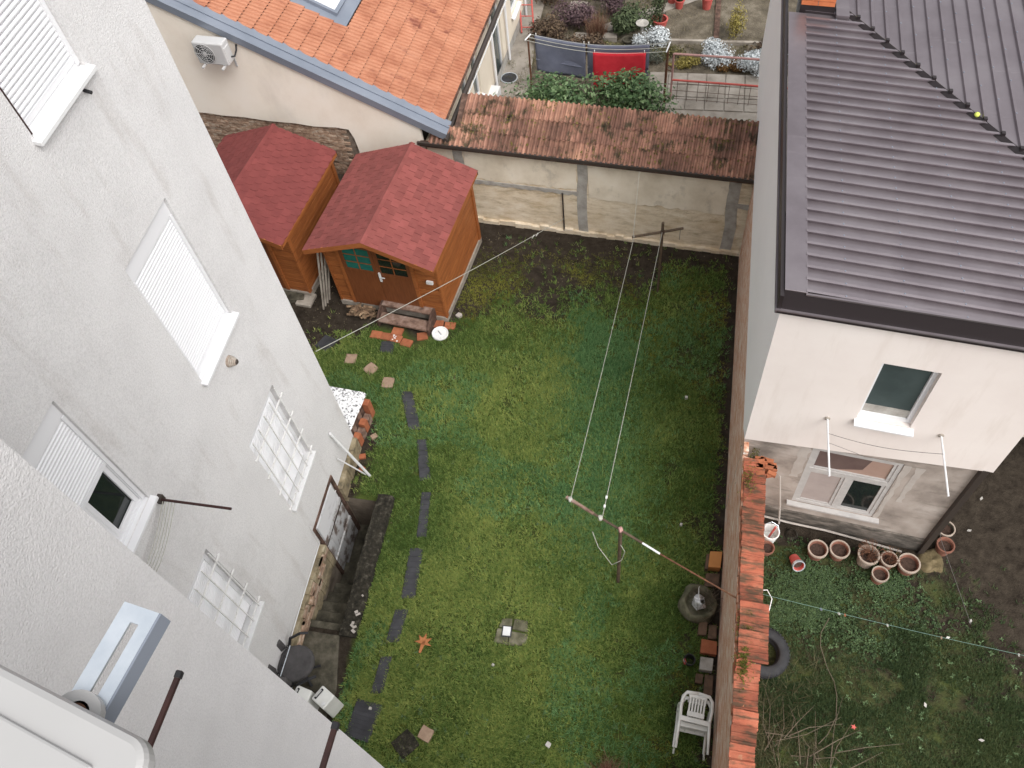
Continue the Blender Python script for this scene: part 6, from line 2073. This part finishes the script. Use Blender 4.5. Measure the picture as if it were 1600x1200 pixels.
# moss cushions in the poorer parts
mo = lambda x, y: np.clip(.12 + shade(x, y), 0, 1) * sm(.40, .62, fnoise(x + 6, y + 3, 1.1)) * (1 - .9 * sm(11.0, 12.0, y)) * (1 - sm(1.05, 1.3, x)) * (x > -4.2)
P = scatter(60000, -4.4, 1.3, 1.3, 12.0, mo)
a, b = blades(P, 6, .03, .013, .9, .3 + 1.2 * (fnoise(P[:, 0], P[:, 1], 1.6) - .3), .035)
tag(tri_mesh('yard_moss', a, b, 'moss'), 'olive moss spreading through the lawn near the walls', 'moss', kind='stuff')
# broad-leaved weeds
def rosettes(P, nl, L, W):
    n = len(P)
    V, T = [], []
    for k in range(nl):
        a = rng.random(n) * 6.28
        l = L * (.6 + .6 * rng.random(n))
        d = np.stack([np.cos(a), np.sin(a), .35 * np.ones(n)], 1)
        s = np.stack([-np.sin(a), np.cos(a), np.zeros(n)], 1) * W / 2
        p0 = P + np.array([0, 0, .025])
        m = p0 + d * (l * .55)[:, None]
        tip = p0 + d * l[:, None] - np.array([0, 0, .02])
        V += [np.stack([p0, m + s, m - s], 1), np.stack([m + s, tip, m - s], 1)]
        T += [rng.random(n), rng.random(n)]
    return np.concatenate(V), np.concatenate(T)


P = scatter(520, -4.2, 1.1, 1.4, 9.5, lambda x, y: .1 + .7 * sm(5.5, 2.5, y) * 1.0 * (fnoise(x, y + 4, 1.3) > .45))
a, b = rosettes(P, 6, .05, .018)
tag(tri_mesh('lawn_weeds', a, b, 'weed_pale'), 'pale broad-leaved weeds dotted through the lawn', 'weeds', kind='stuff')
# litter of dead leaves and grit on the bare soil
P = scatter(5200, -7.2, 1.3, 1.4, 12.3, lambda x, y: .10 + .5 * sm(10.5, 11.6, y) + .5 * sm(.75, 1.2, x) + .6 * sm(-4.3, -4.8, x) + .5 * ((x < -3.5) & (y > 9.8)))
a, b = blades(P, 3, .028, .016, .95, rng.random(len(P)), .05)
tag(tri_mesh('leaf_litter', a, b, 'dry_grass'), 'dead leaf bits and grit on the bare soil', 'leaf litter', kind='stuff')

# neighbour side: ivy-like cover under the pots, thin grass elsewhere
BARE = [[(1.6, 3.78), (2.3, 3.78), (2.3, 4.47), (1.6, 4.47)]]
iv = lambda x, y: (.25 + .75 * sm(.40, .58, fnoise(x + 3, y + 5, 1.6))) * sm(4.2, 5.0, y + (fnoise(x, y, 1.2) - .5)) * (1 - .85 * sm(5.55, 5.8, y)) * (1 - .95 * sm(3.9, 4.6, x))
P = scatter(15000, 1.65, 5.0, 4.0, 6.1, iv)
a, b = rosettes(P, 3, .038, .028)
tag(tri_mesh('ground_ivy', a, b, 'ivy'), 'dark green ground cover below the pots of the neighbour yard', 'ground cover', kind='stuff')
ng = lambda x, y: (.35 + .65 * sm(.38, .55, fnoise(x + 1, y + 6, 1.0))) * (1 - .9 * sm(5.0, 5.7, y)) * (1 - .8 * (fnoise(x + 9, y + 2, .8) > .60)) * (1 - .95 * sm(4.9, 5.7, x * .75 + y * .42 - .75 + (fnoise(x, y, 1.4) - .5)))
P = scatter(52000, 1.62, 6.6, .6, 6.0, ng)
a, b = blades(P, 6, .075, .011, .93, .15 + .8 * fnoise(P[:, 0], P[:, 1], 1.3), .035, .7)
tag(tri_mesh('neighbour_lawn', a, b, 'neighbour_grass'), 'dull dark grass covering the neighbour yard', 'grass', kind='stuff')
P = scatter(520, 1.7, 2.8, 2.0, 4.1, lambda x, y: np.clip(1.3 - (x - 1.6) * .9, 0, 1))
a, b = blades(P, 4, .30, .007, .9, rng.random(len(P)), .06)
tag(tri_mesh('dry_tufts', a, b, 'straw'), 'long straw tufts beside the tyre and the brick wall', 'grass', kind='stuff')
P = scatter(260, 1.7, 6.4, 1.0, 5.5, lambda x, y: .6 + 0 * x)
a, b = rosettes(P, 6, .05, .018)
tag(tri_mesh('yard_weeds', a, b, 'weed_pale'), 'pale weeds dotted through the neighbour grass', 'weeds', kind='stuff')
# reddish bush cut by the bottom edge
t = thing('dry_bush', 'small rusty dry bush cut off by the bottom edge of the picture', 'bush', (-.12, 2.05, 0))
P = np.stack([rng.normal(size=220) * .09, rng.normal(size=220) * .09, np.zeros(220)], 1)
a, b = blades(P, 5, .24, .008, .75, rng.random(220), .04)
tri_mesh('stems', a, b, 'red_grass', t)
print('tris', sum(len(o.data.polygons) for o in scene.objects if o.type == 'MESH'))
